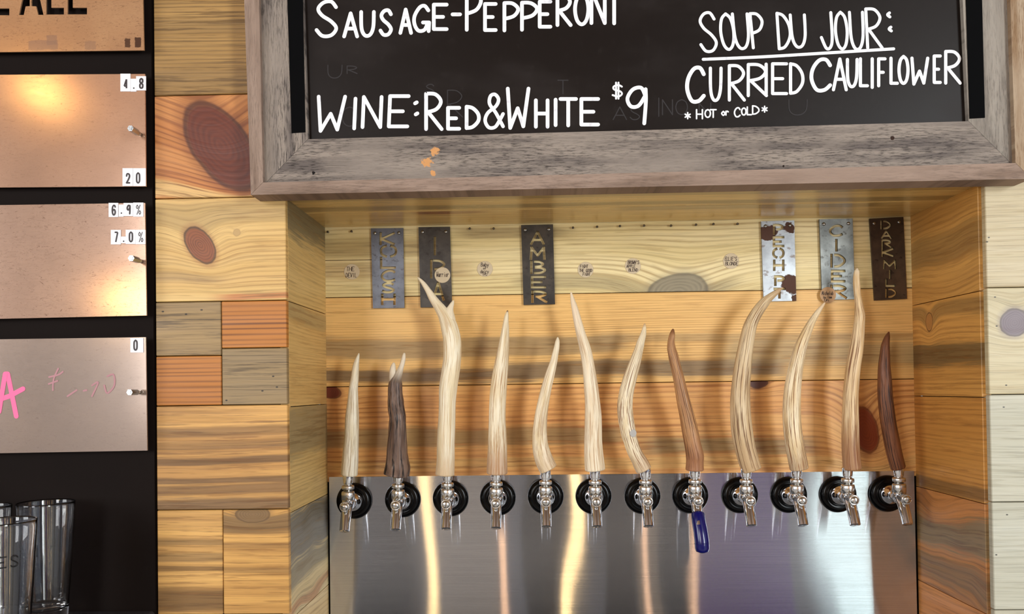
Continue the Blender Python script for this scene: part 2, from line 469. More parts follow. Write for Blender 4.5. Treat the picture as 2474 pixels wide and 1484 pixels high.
class CutList:
    """stands in for an MB while lettering: every stroke becomes a solid of its own"""
    def __init__(s): s.l = []
    @property
    def bm(s): return s.l[-1].bm
    def new(s): s.l.append(MB())
    def face(s, *a): return s.l[-1].face(*a)
    def prism(s, *a): s.new(); s.l[-1].prism(*a)

# ------------------------------------------------------------------ the setting: planked walls round the alcove
def zz(x, y, Y=0.0): return px(x, y, Y).z
def kx(x, y, Y=0.0):
    p = px(x, y, Y); return p.x, p.z
ROW = [.0009 + .1838 * k for k in range(-3, 5)]      # plank joints of the left column
XL = -.2349
GAP = .0007
BROWN, REDK = (118, 52, 26), (74, 26, 14)

lm = []                                               # materials of the left column
def L(m): lm.append(m); return len(lm) - 1
mb = MB()
def plank(mb_, x0, x1, y0, y1, z0, z1, mi): mb_.box(x0 + GAP, x1 - GAP, y0, y1, z0 + GAP, z1 - GAP, mi, .0012)
TAN, TAN2, LINE = (206, 164, 98), (184, 138, 74), (128, 86, 40)
k1 = kx(533, 352)
m_ = L(wood('wood_knotty_orange', (198, 130, 70), (184, 110, 52), (112, 52, 20), seed=2.1, fr=80, ring=.85, wv=.03,
     knots=[(k1[0], k1[1], .088, .047, -.95, (98, 40, 20), (58, 20, 11))], bands=[(zz(480, 445), .020, (222, 180, 112), .85)]))
plank(mb, XL, 0, 0, .02, ROW[6], ROW[7], L(wood('wood_olive_tan', (172, 132, 74), (142, 106, 56), (88, 62, 32), seed=1.3, fr=130, ring=.5, fib=.5,
     bands=[(zz(480, 60), .012, (132, 102, 60), .5), (zz(480, 190), .022, (128, 98, 58), .5)])))
plank(mb, XL, 0, 0, .02, ROW[5], ROW[6], m_)
k2, k3 = kx(484, 592), kx(572, 562)
plank(mb, XL, 0, 0, .02, ROW[4], ROW[5], L(wood('wood_pale_knot', (220, 182, 112), (206, 162, 92), (146, 102, 50), seed=4.2, fr=110, ring=.6, wv=.022,
     knots=[(k2[0], k2[1], .036, .021, -.95, (136, 74, 40), (52, 22, 12)), (k3[0], k3[1], .006, .006, 0, (186, 150, 92), (160, 124, 74))],
     bands=[(zz(480, 510), .024, (160, 130, 80), .6), (zz(600, 715), .007, (186, 108, 58), .8, -.12, .1), (zz(420, 665), .012, (150, 118, 72), .5, -.3, -.12)])))
xm = px(535, 850, 0).x
GREYP = dict(fr=130, ring=.35, wv=.01, fib=.6)
ORP = dict(fr=120, ring=.85, wv=.006, fib=.1, tone=.3)
za, zb_ = zz(455, 860), zz(612, 841)
g1 = L(wood('wood_grey_block', (158, 128, 82), (132, 106, 70), (84, 66, 44), seed=6.1, spots=[kx(*q) + (.0016,) for q in ((393.5, 753), (449.5, 759.4), (487, 749))], **GREYP))
g2 = L(wood('wood_orange_block', (188, 120, 50), (172, 106, 42), (92, 46, 16), lift=1.0, seed=7.4, **ORP))
plank(mb, XL, xm, 0, .02, za, ROW[4], g1)
plank(mb, xm, 0, 0, .02, zb_, ROW[4], g2)
plank(mb, XL, xm, 0, .02, ROW[3], za, g2)
plank(mb, xm, 0, 0, .02, ROW[3], zb_, L(wood('wood_grey_block', (150, 124, 84), (124, 102, 70), (78, 62, 42), seed=8.8, spots=[kx(*q) + (.0015,) for q in ((660, 909.5), (669, 935.5), (634, 944.7), (547, 967.7))], **GREYP)))
DK = (104, 74, 44)
plank(mb, XL, 0, 0, .02, ROW[2], ROW[3], L(wood('wood_striped', (216, 162, 88), (168, 118, 62), (118, 76, 38), bf=48, fib=.45, seed=9.6, fr=100, ring=.35, wv=.016,
     bands=[(zz(540, 1040), .010, (132, 94, 52), .75), (zz(540, 1075), .008, (126, 88, 48), .7), (zz(540, 1112), .007, DK, .85), (zz(540, 1160), .007, DK, .8), (zz(540, 1185), .012, (118, 84, 50), .85), (zz(540, 1222), .014, (120, 90, 58), .9)])))
xm2 = px(538.5, 1350, 0).x
plank(mb, XL, xm2, 0, .02, ROW[1], ROW[2], L(wood('wood_striped', (218, 166, 92), (174, 126, 68), (120, 80, 42), bf=44, fib=.45, seed=11.2, fr=100, ring=.3,
     bands=[(zz(460, 1310), .006, (136, 104, 62), .7), (zz(460, 1345), .009, (140, 106, 64), .75), (zz(460, 1372), .005, (120, 86, 48), .8), (zz(460, 1450), .026, (116, 84, 48), .95)])))
k4 = kx(612, 1243)
plank(mb, xm2, 0, 0, .02, ROW[1], ROW[2], L(wood('wood_striped', (218, 164, 88), (178, 128, 66), (126, 82, 40), bf=40, fib=.4, seed=12.9, fr=90, ring=.5,
     knots=[(k4[0], k4[1], .03, .014, 0, (126, 96, 60), (92, 68, 42))],
     bands=[(zz(620, 1260), .022, (122, 92, 56), .9), (zz(620, 1320), .006, (142, 102, 56), .6), (zz(620, 1378), .006, (142, 104, 58), .6)])))
DARKGAP = plain('dark_gap', (26, 17, 11), .9)
lm.append(DARKGAP)
mb.box(XL + .002, -.002, .018, .045, ROW[1] - .01, ROW[7] - .01, len(lm) - 1)
struct(mb.build('wall_left', lm))

# side of the alcove, left (faces +x)
def side(name, xa, xb, zs, mats, yb=D):
    m2 = MB()
    for i in range(len(zs) - 1):
        m2.box(xa, xb, .012, yb, zs[i + 1] + GAP, zs[i] - GAP, i, .0002)
    q = (xa - .012, xa - .001) if xb < .1 else (xb + .001, xb + .012)
    m2.box(q[0], q[1], .03, yb, zs[-1], zs[0], len(mats))
    return struct(m2.build(name, mats + [DARKGAP]))
sz = [.3712, .1837, -.0037, -.1911, -.3785, -.566]
OL = (150, 128, 82)
def yz(x, y, X=0.0):
    d = ROT @ Vector(((x - CX) / F, 1.0, (CY - y) / F)); p = CAM + d * ((X - CAM.x) / d.x); return p.y, p.z
def sband(x, y, hw, c, s, X=0.0): return (yz(x, y, X)[1], hw, c, s)
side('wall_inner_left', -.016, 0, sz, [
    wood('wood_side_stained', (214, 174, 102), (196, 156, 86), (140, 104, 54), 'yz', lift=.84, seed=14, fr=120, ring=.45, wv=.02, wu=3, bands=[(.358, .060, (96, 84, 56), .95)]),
    wood('wood_side_tan', (210, 166, 94), (196, 150, 80), (146, 102, 50), 'yz', lift=.84, seed=15.5, fr=140, ring=.5, wv=.02, bands=[(.165, .018, (150, 126, 78), .7)]),
    wood('wood_side_tan', (206, 168, 98), (188, 148, 82), (136, 102, 54), 'yz', lift=.84, seed=16.7, fr=140, ring=.4, wv=.03, bands=[(-.05, .055, (128, 108, 70), .85)]),
    wood('wood_side_blue', (218, 190, 134), (200, 168, 110), (130, 104, 66), 'yz', lift=.84, seed=17.9, fr=110, ring=.4, wv=.07, wu=5, bands=[(-.235, .05, (86, 82, 74), .9), (-.30, .025, (110, 100, 80), .8), (-.36, .012, (176, 112, 70), .7)]),
    wood('wood_side_pale', (226, 194, 136), (212, 172, 110), (160, 110, 66), 'yz', lift=.84, seed=19, fr=100, ring=.5, wv=.06)])
# side of the alcove, right (faces -x)
k5 = yz(2245, 778, W)
side('wall_inner_right', W, W + .016, [.3712, .1815, -.0030, -.1870, -.377, -.566], [
    wood('wood_right_side', (206, 150, 74), (178, 124, 58), (134, 86, 36), 'yz', lift=.92, seed=21, fr=95, ring=.45, wv=.06, wu=4, bands=[(.28, .03, (130, 98, 52), .6)]),
    wood('wood_right_side', (204, 146, 70), (178, 122, 56), (132, 82, 34), 'yz', lift=.92, seed=22.2, fr=90, ring=.5, wv=.03, knots=[(k5[0], k5[1], .014, .018, 0, (176, 118, 58), (60, 34, 16))],
         bands=[(.072, .026, (104, 80, 46), .9), (.155, .014, (120, 92, 50), .6)]),
    wood('wood_right_side', (204, 142, 66), (186, 124, 54), (132, 80, 32), 'yz', lift=.92, seed=23.4, fr=110, ring=.5, wv=.02, bands=[(-.172, .014, (120, 84, 44), .8)]),
    wood('wood_right_side', (196, 126, 66), (172, 112, 58), (112, 68, 32), 'yz', lift=.92, seed=24.6, fr=75, ring=.7, wv=.09, wu=5, bands=[(-.26, .04, (116, 96, 62), .9), (-.35, .03, (104, 82, 50), .7)]),
    wood('wood_right_side', (208, 136, 74), (188, 116, 60), (124, 70, 34), 'yz', lift=.92, seed=25.8, fr=75, ring=.6, wv=.05)])

# right front planks, whitewashed
mb = MB(); rm = []
rz_ = [.5536, .3696, .1856, .0016, -.1824, -.3664, -.5504]
k6 = kx(2452, 780)
pale = dict(ring=.35, fib=.32, tone=.8)
for i in range(6):
    rm.append(wood('wood_whitewashed', *[((193, 179, 144), (181, 162, 124), (148, 122, 84)), ((195, 179, 143), (183, 165, 127), (150, 127, 89)), ((197, 183, 146), (186, 171, 132), (151, 127, 85)),
        ((188, 183, 162), (176, 171, 148), (139, 130, 106)), ((186, 183, 164), (176, 172, 151), (143, 136, 113)), ((186, 181, 162), (177, 171, 148), (139, 129, 104))][i], seed=30 + i * 1.7, fr=90,
        knots=[(k6[0], k6[1], .024, .023, .3, (118, 104, 108), (78, 66, 70))] if i == 2 else (), spots=[kx(*q) + (.0013,) for q in ((2425, 984), (2433, 1244), (2407, 1341), (2389, 574), (2385, 584.5), (2404, 718), (2408, 788), (2431, 931))], **pale))
    mb.box(W + .0065, 1.75, 0, .02, rz_[i + 1] + GAP, rz_[i] - GAP, i, .0012)
rm.append(DARKGAP)
mb.box(W + .0175, 1.74, .017, .045, -.54, .54, 6)
struct(mb.build('wall_right', rm))

# back of the alcove
mb = MB()
zT = .3653
j1a, j2, j3 = zz(790, 718, D), .0318, zz(1500, 1146, D)
j1 = (j1a + zz(2200, 697, D)) / 2
kb = kx(1640, 690, D); kr_ = kx(2090, 1040, D); kl = kx(800, 950, D); kd = kx(1832, 924, D)
BG = (138, 112, 72)
bm_ = [wood('wood_back_pale', (222, 200, 142), (204, 178, 112), (142, 110, 60), lift=.82, seed=41, fr=115, ring=.6, wv=.02,
            knots=[(kb[0] - .004, kb[1] - .018, .062, .040, .25, (126, 114, 88), (84, 76, 60))],
            bands=[(zz(850, 600, D), .02, (150, 122, 72), .7, -.1, .25), (zz(850, 650, D), .02, (160, 126, 76), .6, -.1, .3), (zz(1450, 675, D), .018, (150, 132, 90), .7, .4, .85), (zz(850, 629, D), .0010, (70, 48, 24), 1.0, -.1, .16), (zz(1150, 565, D), .012, (140, 116, 72), .7, .28, .5)]),
       wood('wood_back_striped', (226, 174, 98), (214, 162, 88), (160, 108, 52), lift=.84, seed=42.5, fr=195, ring=.62, wv=.012,
            bands=[(zz(1000, 840, D), .022, (142, 112, 70), .85, -.1, .62), (zz(1000, 905, D), .016, (112, 86, 56), .95, -.1, .45), (zz(1500, 890, D), .019, (120, 94, 62), .95, .36, .95), (zz(1400, 822, D), .010, (150, 118, 72), .6, .3, 1.3), (zz(1950, 850, D), .026, (156, 128, 82), .75, .82, 1.3)]),
       wood('wood_back_knotty', (222, 162, 90), (212, 144, 76), (146, 82, 38), lift=.86, seed=43.7, fr=88, ring=.8, wv=.026,
            knots=[(kr_[0], kr_[1], .026, .046, .25, (112, 42, 16), (84, 28, 10)), (kl[0] - .01, kl[1] + .006, .03, .014, -.3, (98, 36, 18), (70, 24, 12)), (kd[0], kd[1], .018, .012, 0, (84, 50, 44), (60, 36, 32))],
            bands=[(zz(1100, 1050, D), .026, (140, 108, 64), .85, -.1, .62), (zz(1650, 1075, D), .022, (132, 108, 68), .8, .66, 1.0), (zz(1300, 1120, D), .014, (214, 168, 98), .6)]),
       DARKGAP]
mb.box(-.014, W + .014, D, D + .02, j1 + GAP, zT + .03, 0)
mb.box(-.014, W + .014, D, D + .02, j2 + GAP, j1 - GAP, 1, .001)
mb.box(-.014, W + .014, D, D + .02, j3 - .01, j2 - GAP, 2, .001)
mb.box(-.014, W + .014, D + .018, D + .04, -.57, .4, 3)
struct(mb.build('wall_back', bm_))

# top of the alcove
mb = MB()
mb.box(-.014, W + .014, .002, .128, zT, zT + .018, 0, .001)
mb.box(-.014, W + .014, .130, D, zT, zT + .018, 1, .001)
kc_ = kx(1040, 503, .14)
struct(mb.build('ceiling_inner', [
    wood('wood_top_board', (212, 174, 100), (192, 154, 84), (134, 100, 52), 'xy', lift=.84, seed=51, fr=80, ring=.4, bands=[(.10, .02, (120, 100, 58), .7), (.03, .012, (130, 106, 62), .6)], rough=.3, spec=.55),
    wood('wood_top_board', (214, 176, 100), (196, 156, 86), (138, 102, 52), 'xy', lift=.84, seed=52.6, fr=80, ring=.4, bands=[(.145, .014, (132, 80, 40), .9, .2, .34), (.15, .02, (128, 104, 60), .7, .6, 1.1)], rough=.22, spec=.6)]))

# room behind the camera
def slab(name, args, m, holes=()):
    b = MB()
    for a in args: b.box(*a)
    return struct(b.build(name, m))
g = G('painted_wall'); X, Y, Z = g.xyz()
wallm = g.out(Base_Color=g.mix(lin((180, 190, 210)), lin((160, 170, 190)), g.noise(X * 2, Z * 2)), Roughness=.8)
g = G('floor_boards'); X, Y, Z = g.xyz()
floorm = g.out(Base_Color=g.mix(lin((206, 202, 194)), lin((184, 180, 172)), g.noise(X * 30, Y * 2, 0, 3)), Roughness=.5)
g = G('ceiling_boards'); X, Y, Z = g.xyz()
ceilm = g.out(Base_Color=g.mix(lin((128, 98, 72)), lin((98, 72, 52)), g.noise(X * 2, Y * 24, 0, 3)), Roughness=.7)
FZ, CZ, YB = -1.5, 1.75, -4.15
slab('floor', [(-3.2, 5.5, YB - .1, .6, FZ - .1, FZ)], floorm)
slab('ceiling', [(-3.2, 5.5, YB - .1, .6, CZ, CZ + .1)], ceilm)
def holed(name, flat, a0, a1, holes):
    """wall along x (flat y) or y (flat x) with window openings (a, b, z0, z1)"""
    b = MB(); t0, t1 = flat[1:]
    def put(p, q, z0, z1):
        if flat[0] == 'x': b.box(p, q, t0, t1, z0, z1)
        else: b.box(t0, t1, p, q, z0, z1)
    cur = a0
    for h in holes:
        put(cur, h[0], FZ, CZ); put(h[0], h[1], FZ, h[2]); put(h[0], h[1], h[3], CZ); cur = h[1]
    put(cur, a1, FZ, CZ)
    return struct(b.build(name, wallm))
holed('wall_side_left', ('y', -3.2, -3.1), YB, .6, [(-3.2, -1.6, -.1, 1.3)])  # opening made for the added side fill
holed('wall_side_right', ('y', 5.4, 5.5), YB, .6, [(-2.5, -.7, -.4, 1.4)])
holed('wall_behind', ('x', YB - .1, YB), -3.1, 5.4, [(-2.05, -1.2, -.05, 1.45), (2.5, 2.9, -.75, 1.45), (2.96, 3.94, -.6, 1.6)])  # first opening made for the added fill on the left
# plain wall carrying planks and boards
dk = plain('dark_wall_paint', (40, 30, 26), .8)
slab('wall_upper', [(-3.1, 5.4, .045, .07, .5, CZ), (-3.1, -.02, .045, .07, FZ, .5), (W + .02, 5.4, .045, .07, FZ, .5)], dk)
slab('wall_lower', [(0, W, .05, .07, FZ, -.57)], dk)
# purple door invented out of view to put a purple streak into the steel
def added_door():
    e = MB(); e.box(1.72, 2.3, YB, YB + .05, FZ, .75)
    o = struct(e.build('added_door_1', plain('added_door_purple', (150, 104, 224), .5)))
    h = MB(); h.sphere((1.78, YB + .08, -.5), .03)
    h.build('added_door_handle', plain('added_door_brass', (190, 160, 90), .3, 1.0), None).parent = o
added_door()
for i, (a_, b_, c_) in enumerate(((-.95, -.55, (40, 44, 58)), (.33, .56, (34, 34, 42)), (.85, 1.06, (26, 30, 48)), (1.42, 1.66, (20, 24, 48)))):  # dark strips added out of view to draw dark streaks in the steel
    q = MB(); q.box(a_, b_, YB, YB + .06, FZ, CZ); struct(q.build('added_strip_%d' % (i + 1), plain('added_dark_strip', c_, .5)))
for i, (a_, b_, c_) in enumerate(((-.3, .1, (236, 230, 222)), (1.1, 1.38, (236, 220, 198)))):  # unseen pale strips, added so the steel mirrors lighter bands
    q = MB(); q.box(a_, b_, YB, YB + .03, FZ, 1.3); struct(q.build('added_strip_%d' % (i + 5), plain('added_pale_strip', c_, .6)))
# warm pendant lamps over the bar, stretched into tubes to draw the steel's streaks 
cordm = plain('pendant_cord', (20, 18, 16), .6)
def glow(name, c, w):
    g = G(name); return g.out(Base_Color=(0, 0, 0), Emission_Color=c, Emission_Strength=w)
tube1, tube2, bulbm = glow('warm_tube', (1.0, .66, .29), PEND_W), glow('dim_tube', (1.0, .58, .33), PEND_W * .5), glow('warm_globe', (1.0, .68, .24), 45)
for i, (X_, m) in enumerate(((-.122, tube1), (.244, tube2), (.578, tube1), (.975, tube2), (1.277, tube2))):
    P0 = Vector((X_, -2.2, .9))
    e = empty('pendant_lamp', P0, 'warm pendant lamp over the bar, stretched into a tall glowing tube for streaks in the steel', 'lamp', 'tube pendants over the bar')
    b = MB(); b.tube([P0, Vector((X_, -2.2, CZ))], .004, 8); b.build('cord', cordm, e)
    b = MB(); b.lathe([(.024, -.06), (.026, -.05), (.026, 0), (.008, .02)], 'z', P0, 16); b.build('socket', cordm, e)
    b = MB(); b.lathe([(.004, -1.45), (.018, -1.44), (.021, -1.42), (.021, -.06)], 'z', P0, 16); b.build('tube', m, e)
for X_, Z_ in ((-1.74, 1.37), (-1.36, .43)):
    P0 = Vector((X_, -2.2, Z_))
    e = empty('globe_lamp', P0, 'round warm globe lamp on a black cord facing the tan menu panels', 'lamp', 'globe lamps over the bar')
    b = MB(); b.tube([P0 + Vector((0, 0, .1)), Vector((X_, -2.2, CZ))], .004, 8); b.build('cord', cordm, e)
    b = MB(); b.lathe([(.012, .05), (.02, .06), (.02, .11), (.008, .12)], 'z', P0, 16); b.build('socket', cordm, e)
    b = MB(); b.sphere(P0, .055); b.build('globe', bulbm, e)

# ------------------------------------------------------------------ stainless sheet
g = G('brushed_steel'); X, Y, Z = g.xyz()
br = g.noise(X * 5, Z * 900, 0, 2, .6)
wn = g.n('ShaderNodeTexWhiteNoise'); wn.noise_dimensions = '2D'   # the brush lines tip the normal up and down
g.put(wn.inputs['Vector'], g.vec(X * 300, Z * 30000, 0.0))
line = (V(g, wn.outputs[0]) - .5) * (g.noise(X * 3, Z * 2, 1, 1) + .5)
wave = g.noise(X * 7, Z * 1.6, 5, 1) - .5             # the sheet is not quite flat
nrm = g.n('ShaderNodeVectorMath'); nrm.operation = 'NORMALIZE'
g.put(nrm.inputs[0], g.vec(wave * .06, -1.0, line * .75))
g.t.links.new(nrm.outputs[0], g.b.inputs['Normal'])
g.b.inputs['Anisotropic'].default_value = 1.0
g.put(g.b.inputs['Tangent'], g.vec(0.0, 0.0, 1.0))
steel = g.out(Base_Color=g.mix((.53, .54, .57), (.64, .65, .69), g.step(br, .25, .75)), Metallic=1.0, Roughness=br * .02 + .075)
mb = MB()
nX, nZ = 96, 4
x0, x1 = px(797, 1200, D).x, px(2207, 1200, D).x
zt, zb = -.1558, -.57
def bow(x): return D - .004 + .0012 * math.sin((x - .1) * 9.0) - .0008 * math.sin(x * 23)
fr_ = [[mb.bm.verts.new((x0 + (x1 - x0) * i / nX, bow(x0 + (x1 - x0) * i / nX), zt + (zb - zt) * j / nZ)) for j in range(nZ + 1)] for i in range(nX + 1)]
for i in range(nX):
    for j in range(nZ): mb.face([fr_[i][j], fr_[i][j + 1], fr_[i + 1][j + 1], fr_[i + 1][j]], 0, True)
# folded top edge and sides back to the wall
tb = [mb.bm.verts.new((v[0].co.x, D + .001, zt)) for v in fr_]
for i in range(nX): mb.face([fr_[i][0], fr_[i + 1][0], tb[i + 1], tb[i]])
tag(mb.build('steel_backsplash', steel), 'brushed stainless steel sheet behind the row of beer taps', 'backsplash')

# ------------------------------------------------------------------ antler handles
antlers = [  # crop origin, scale, sections (y, left, right), branches, colours
 ((780, 640), 2.854, [(1450, 124, 241), (1350, 132, 246), (1250, 142, 247), (1150, 150, 248), (1050, 155, 249), (950, 168, 245), (850, 180, 242), (780, 192, 247), (700, 205, 250), (650, 224, 253), (622, 238, 254), (612, 245, 252)], []),
 ((780, 640), 2.854, [(1450, 418, 597), (1400, 428, 598), (1350, 435, 590), (1300, 440, 583), (1200, 450, 577), (1100, 458, 576), (1050, 457, 572), (1000, 450, 565), (950, 447, 557), (900, 448, 552), (850, 450, 547), (800, 460, 547), (750, 496, 551), (700, 524, 561), (650, 540, 571), (615, 552, 570)],
    [[(860, 452, 530), (800, 455, 515), (750, 458, 507), (710, 465, 504), (685, 476, 500)]]),
 ((780, 640), 2.854, [(1450, 775, 908), (1350, 785, 910), (1250, 787, 910), (1150, 790, 913), (1050, 797, 915), (950, 800, 917), (850, 801, 928), (750, 815, 943), (700, 822, 950), (650, 830, 954), (600, 832, 956), (550, 830, 957), (500, 826, 952), (450, 815, 940), (400, 803, 922), (350, 787, 892), (300, 762, 853), (270, 746, 825), (230, 725, 790), (180, 703, 752), (130, 675, 713), (100, 655, 680), (88, 650, 660)],
    [[(440, 838, 918), (380, 822, 916), (330, 835, 906), (295, 858, 904), (270, 876, 907), (250, 892, 906)]]),
 ((780, 640), 2.854, [(1440, 1130, 1275), (1350, 1133, 1272), (1250, 1137, 1270), (1150, 1140, 1265), (1050, 1143, 1260), (950, 1147, 1262), (850, 1155, 1268), (750, 1170, 1275), (650, 1190, 1282), (550, 1212, 1285), (450, 1232, 1285), (400, 1242, 1282), (350, 1253, 1282), (320, 1267, 1279)], []),
 ((1260, 680), 3.092, [(1404, 125, 280), (1350, 100, 250), (1300, 88, 225), (1250, 82, 207), (1200, 80, 195), (1150, 80, 190), (1100, 84, 190), (1000, 98, 195), (900, 120, 208), (800, 145, 225), (700, 175, 248), (600, 212, 268), (550, 226, 275), (500, 240, 283), (450, 252, 285), (425, 262, 278)], []),
 ((1260, 680), 3.092, [(1410, 474, 626), (1300, 468, 612), (1200, 468, 603), (1100, 470, 600), (1000, 472, 597), (900, 472, 587), (800, 466, 575), (700, 460, 558), (600, 448, 540), (500, 430, 517), (400, 408, 482), (300, 388, 452), (200, 372, 422), (150, 365, 403), (85, 363, 377)], []),
 ((1260, 680), 3.092, [(1410, 850, 980), (1350, 820, 950), (1300, 797, 915), (1250, 778, 890), (1200, 762, 872), (1150, 745, 857), (1100, 735, 850), (1050, 725, 842), (1000, 718, 835), (950, 715, 830), (900, 717, 830), (850, 725, 835), (800, 735, 845), (700, 765, 868), (600, 805, 893), (500, 845, 913), (450, 862, 922), (400, 885, 932), (350, 903, 932), (322, 912, 928)], []),
 ((1260, 680), 3.092, [(1410, 1225, 1360), (1350, 1230, 1358), (1300, 1228, 1360), (1200, 1213, 1335), (1100, 1195, 1315), (1000, 1180, 1290), (900, 1160, 1262), (800, 1145, 1235), (700, 1128, 1210), (600, 1105, 1183), (550, 1095, 1170), (500, 1088, 1152), (450, 1092, 1145), (400, 1103, 1148), (365, 1120, 1142)], []),
 ((1720, 640), 2.8547, [(1415, 202, 347), (1350, 180, 325), (1250, 155, 297), (1150, 137, 280), (1050, 130, 268), (950, 128, 263), (850, 135, 262), (750, 148, 268), (650, 165, 275), (550, 185, 288), (450, 208, 305), (400, 225, 320), (350, 250, 345), (300, 282, 378), (250, 325, 417), (215, 372, 450), (185, 422, 478), (165, 460, 490), (158, 484, 496)], []),
 ((1720, 640), 2.8547, [(1410, 540, 665), (1350, 528, 655), (1250, 510, 635), (1150, 497, 620), (1050, 490, 612), (950, 490, 610), (850, 500, 612), (750, 518, 622), (650, 542, 640), (550, 575, 660), (480, 608, 685), (400, 655, 715), (330, 705, 750), (290, 742, 772), (265, 767, 784)], []),
 ((1720, 640), 2.8547, [(1410, 907, 1030), (1300, 900, 1018), (1200, 898, 1012), (1100, 900, 1010), (1000, 903, 1008), (900, 907, 1008), (800, 915, 1015), (700, 928, 1025), (600, 947, 1040), (500, 965, 1048), (400, 980, 1052), (350, 985, 1053), (300, 985, 1045), (250, 985, 1035), (200, 980, 1025), (150, 976, 1022), (100, 975, 1018), (50, 980, 1017), (33, 990, 1010)], []),
 ((1720, 640), 2.8547, [(1405, 1235, 1337), (1300, 1205, 1310), (1200, 1185, 1290), (1100, 1168, 1270), (1000, 1155, 1255), (900, 1147, 1243), (800, 1147, 1237), (700, 1150, 1228), (600, 1162, 1225), (550, 1170, 1225), (500, 1190, 1228), (468, 1212, 1226)], []),
]
def antler_mat(name, light, mid, dark, amount, tip, base, seed, lat=26):
    """long furrows; tip and base: colour and how far they reach"""
    g = G(name)
    a, t = g.uv()
    la = lambda c_: tuple(v_ ** .86 * k_ for v_, k_ in zip(lin(c_), (.97, .98, 1.0)))
    n1 = g.noise(a * (lat * 1.6), t * 3.6, seed, 4, .66)
    n2 = g.noise(a * 9, t * 5, seed + 4, 2)
    n3 = g.noise(a * 70, t * 22, seed + 8, 2)
    c = g.mix(la(light), la(mid), g.step(n2, .35, .68))
    fur = g.step(n1, .51, .60)
    c = g.mix(c, lin(dark), fur * min(1.0, amount * 1.25) * (1 - g.step(t, .55, .98) * .75))
    c = g.mix(c, lin(dark), g.step(n3, .6, .8) * .35 * amount)
    if base: c = g.mix(c, la(base[0]), (1 - g.step(t + (n1 - .5) * .5, base[1] * .4, base[1] * 1.3)) * base[2])
    if tip: c = g.mix(c, la(tip[0]), g.step(t + (n1 - .5) * .06, 1 - tip[1], 1 - tip[1] * .4) * tip[2])
    g.bump(n3 * .4 - fur, .45, .0012)
    return g.out(Base_Color=c, Roughness=.42, Specular_IOR_Level=.4)
IV, IV2, FUR = (236, 220, 186), (220, 194, 148), (156, 106, 58)
amats = [
 antler_mat('antler_ivory', (238, 226, 198), (224, 206, 168), (160, 128, 86), .55, None, None, 1),
 antler_mat('antler_dark_bark', (112, 86, 70), (74, 52, 41), (22, 12, 9), 1.0, ((232, 214, 184), .32, .95), None, 2, 20),
 antler_mat('antler_ivory', (240, 226, 194), (228, 206, 162), (190, 146, 92), .5, ((236, 216, 182), .3, .6), ((176, 124, 70), .06, .5), 3),
 antler_mat('antler_streaked', IV, IV2, (166, 118, 66), .65, ((92, 52, 28), .07, .95), ((150, 88, 46), .16, .6), 4),
 antler_mat('antler_streaked', (236, 216, 180), IV2, FUR, .5, ((240, 224, 190), .3, .7), ((170, 120, 70), .16, .35), 5),
 antler_mat('antler_ivory', (238, 220, 186), (226, 200, 160), (166, 116, 66), .5, ((234, 206, 170), .35, .7), None, 6),
 antler_mat('antler_furrowed', (238, 220, 184), (222, 196, 150), (126, 76, 38), .75, ((190, 142, 88), .08, .7), ((160, 106, 60), .12, .4), 7),
 antler_mat('antler_brown', (176, 124, 76), (148, 98, 58), (92, 54, 30), .7, ((108, 62, 34), .12, .9), ((140, 84, 52), .25, .6), 8),
 antler_mat('antler_greybrown', (212, 184, 140), (190, 156, 110), (112, 74, 42), .75, ((176, 140, 100), .25, .7), ((156, 108, 62), .12, .4), 9),
 antler_mat('antler_furrowed', (236, 214, 172), (214, 180, 126), (128, 78, 38), .75, ((224, 190, 150), .2, .7), ((128, 76, 38), .12, .5), 10),
 antler_mat('antler_furrowed', (222, 190, 142), (198, 158, 104), (120, 70, 34), .75, ((236, 214, 180), .12, .7), ((124, 66, 34), .16, .7), 11),
 antler_mat('antler_dark_brown', (112, 62, 34), (88, 46, 24), (46, 22, 12), .8, ((96, 46, 22), .1, .7), None, 12),
]
AX = .057                                             # distance of the handle axis from the steel
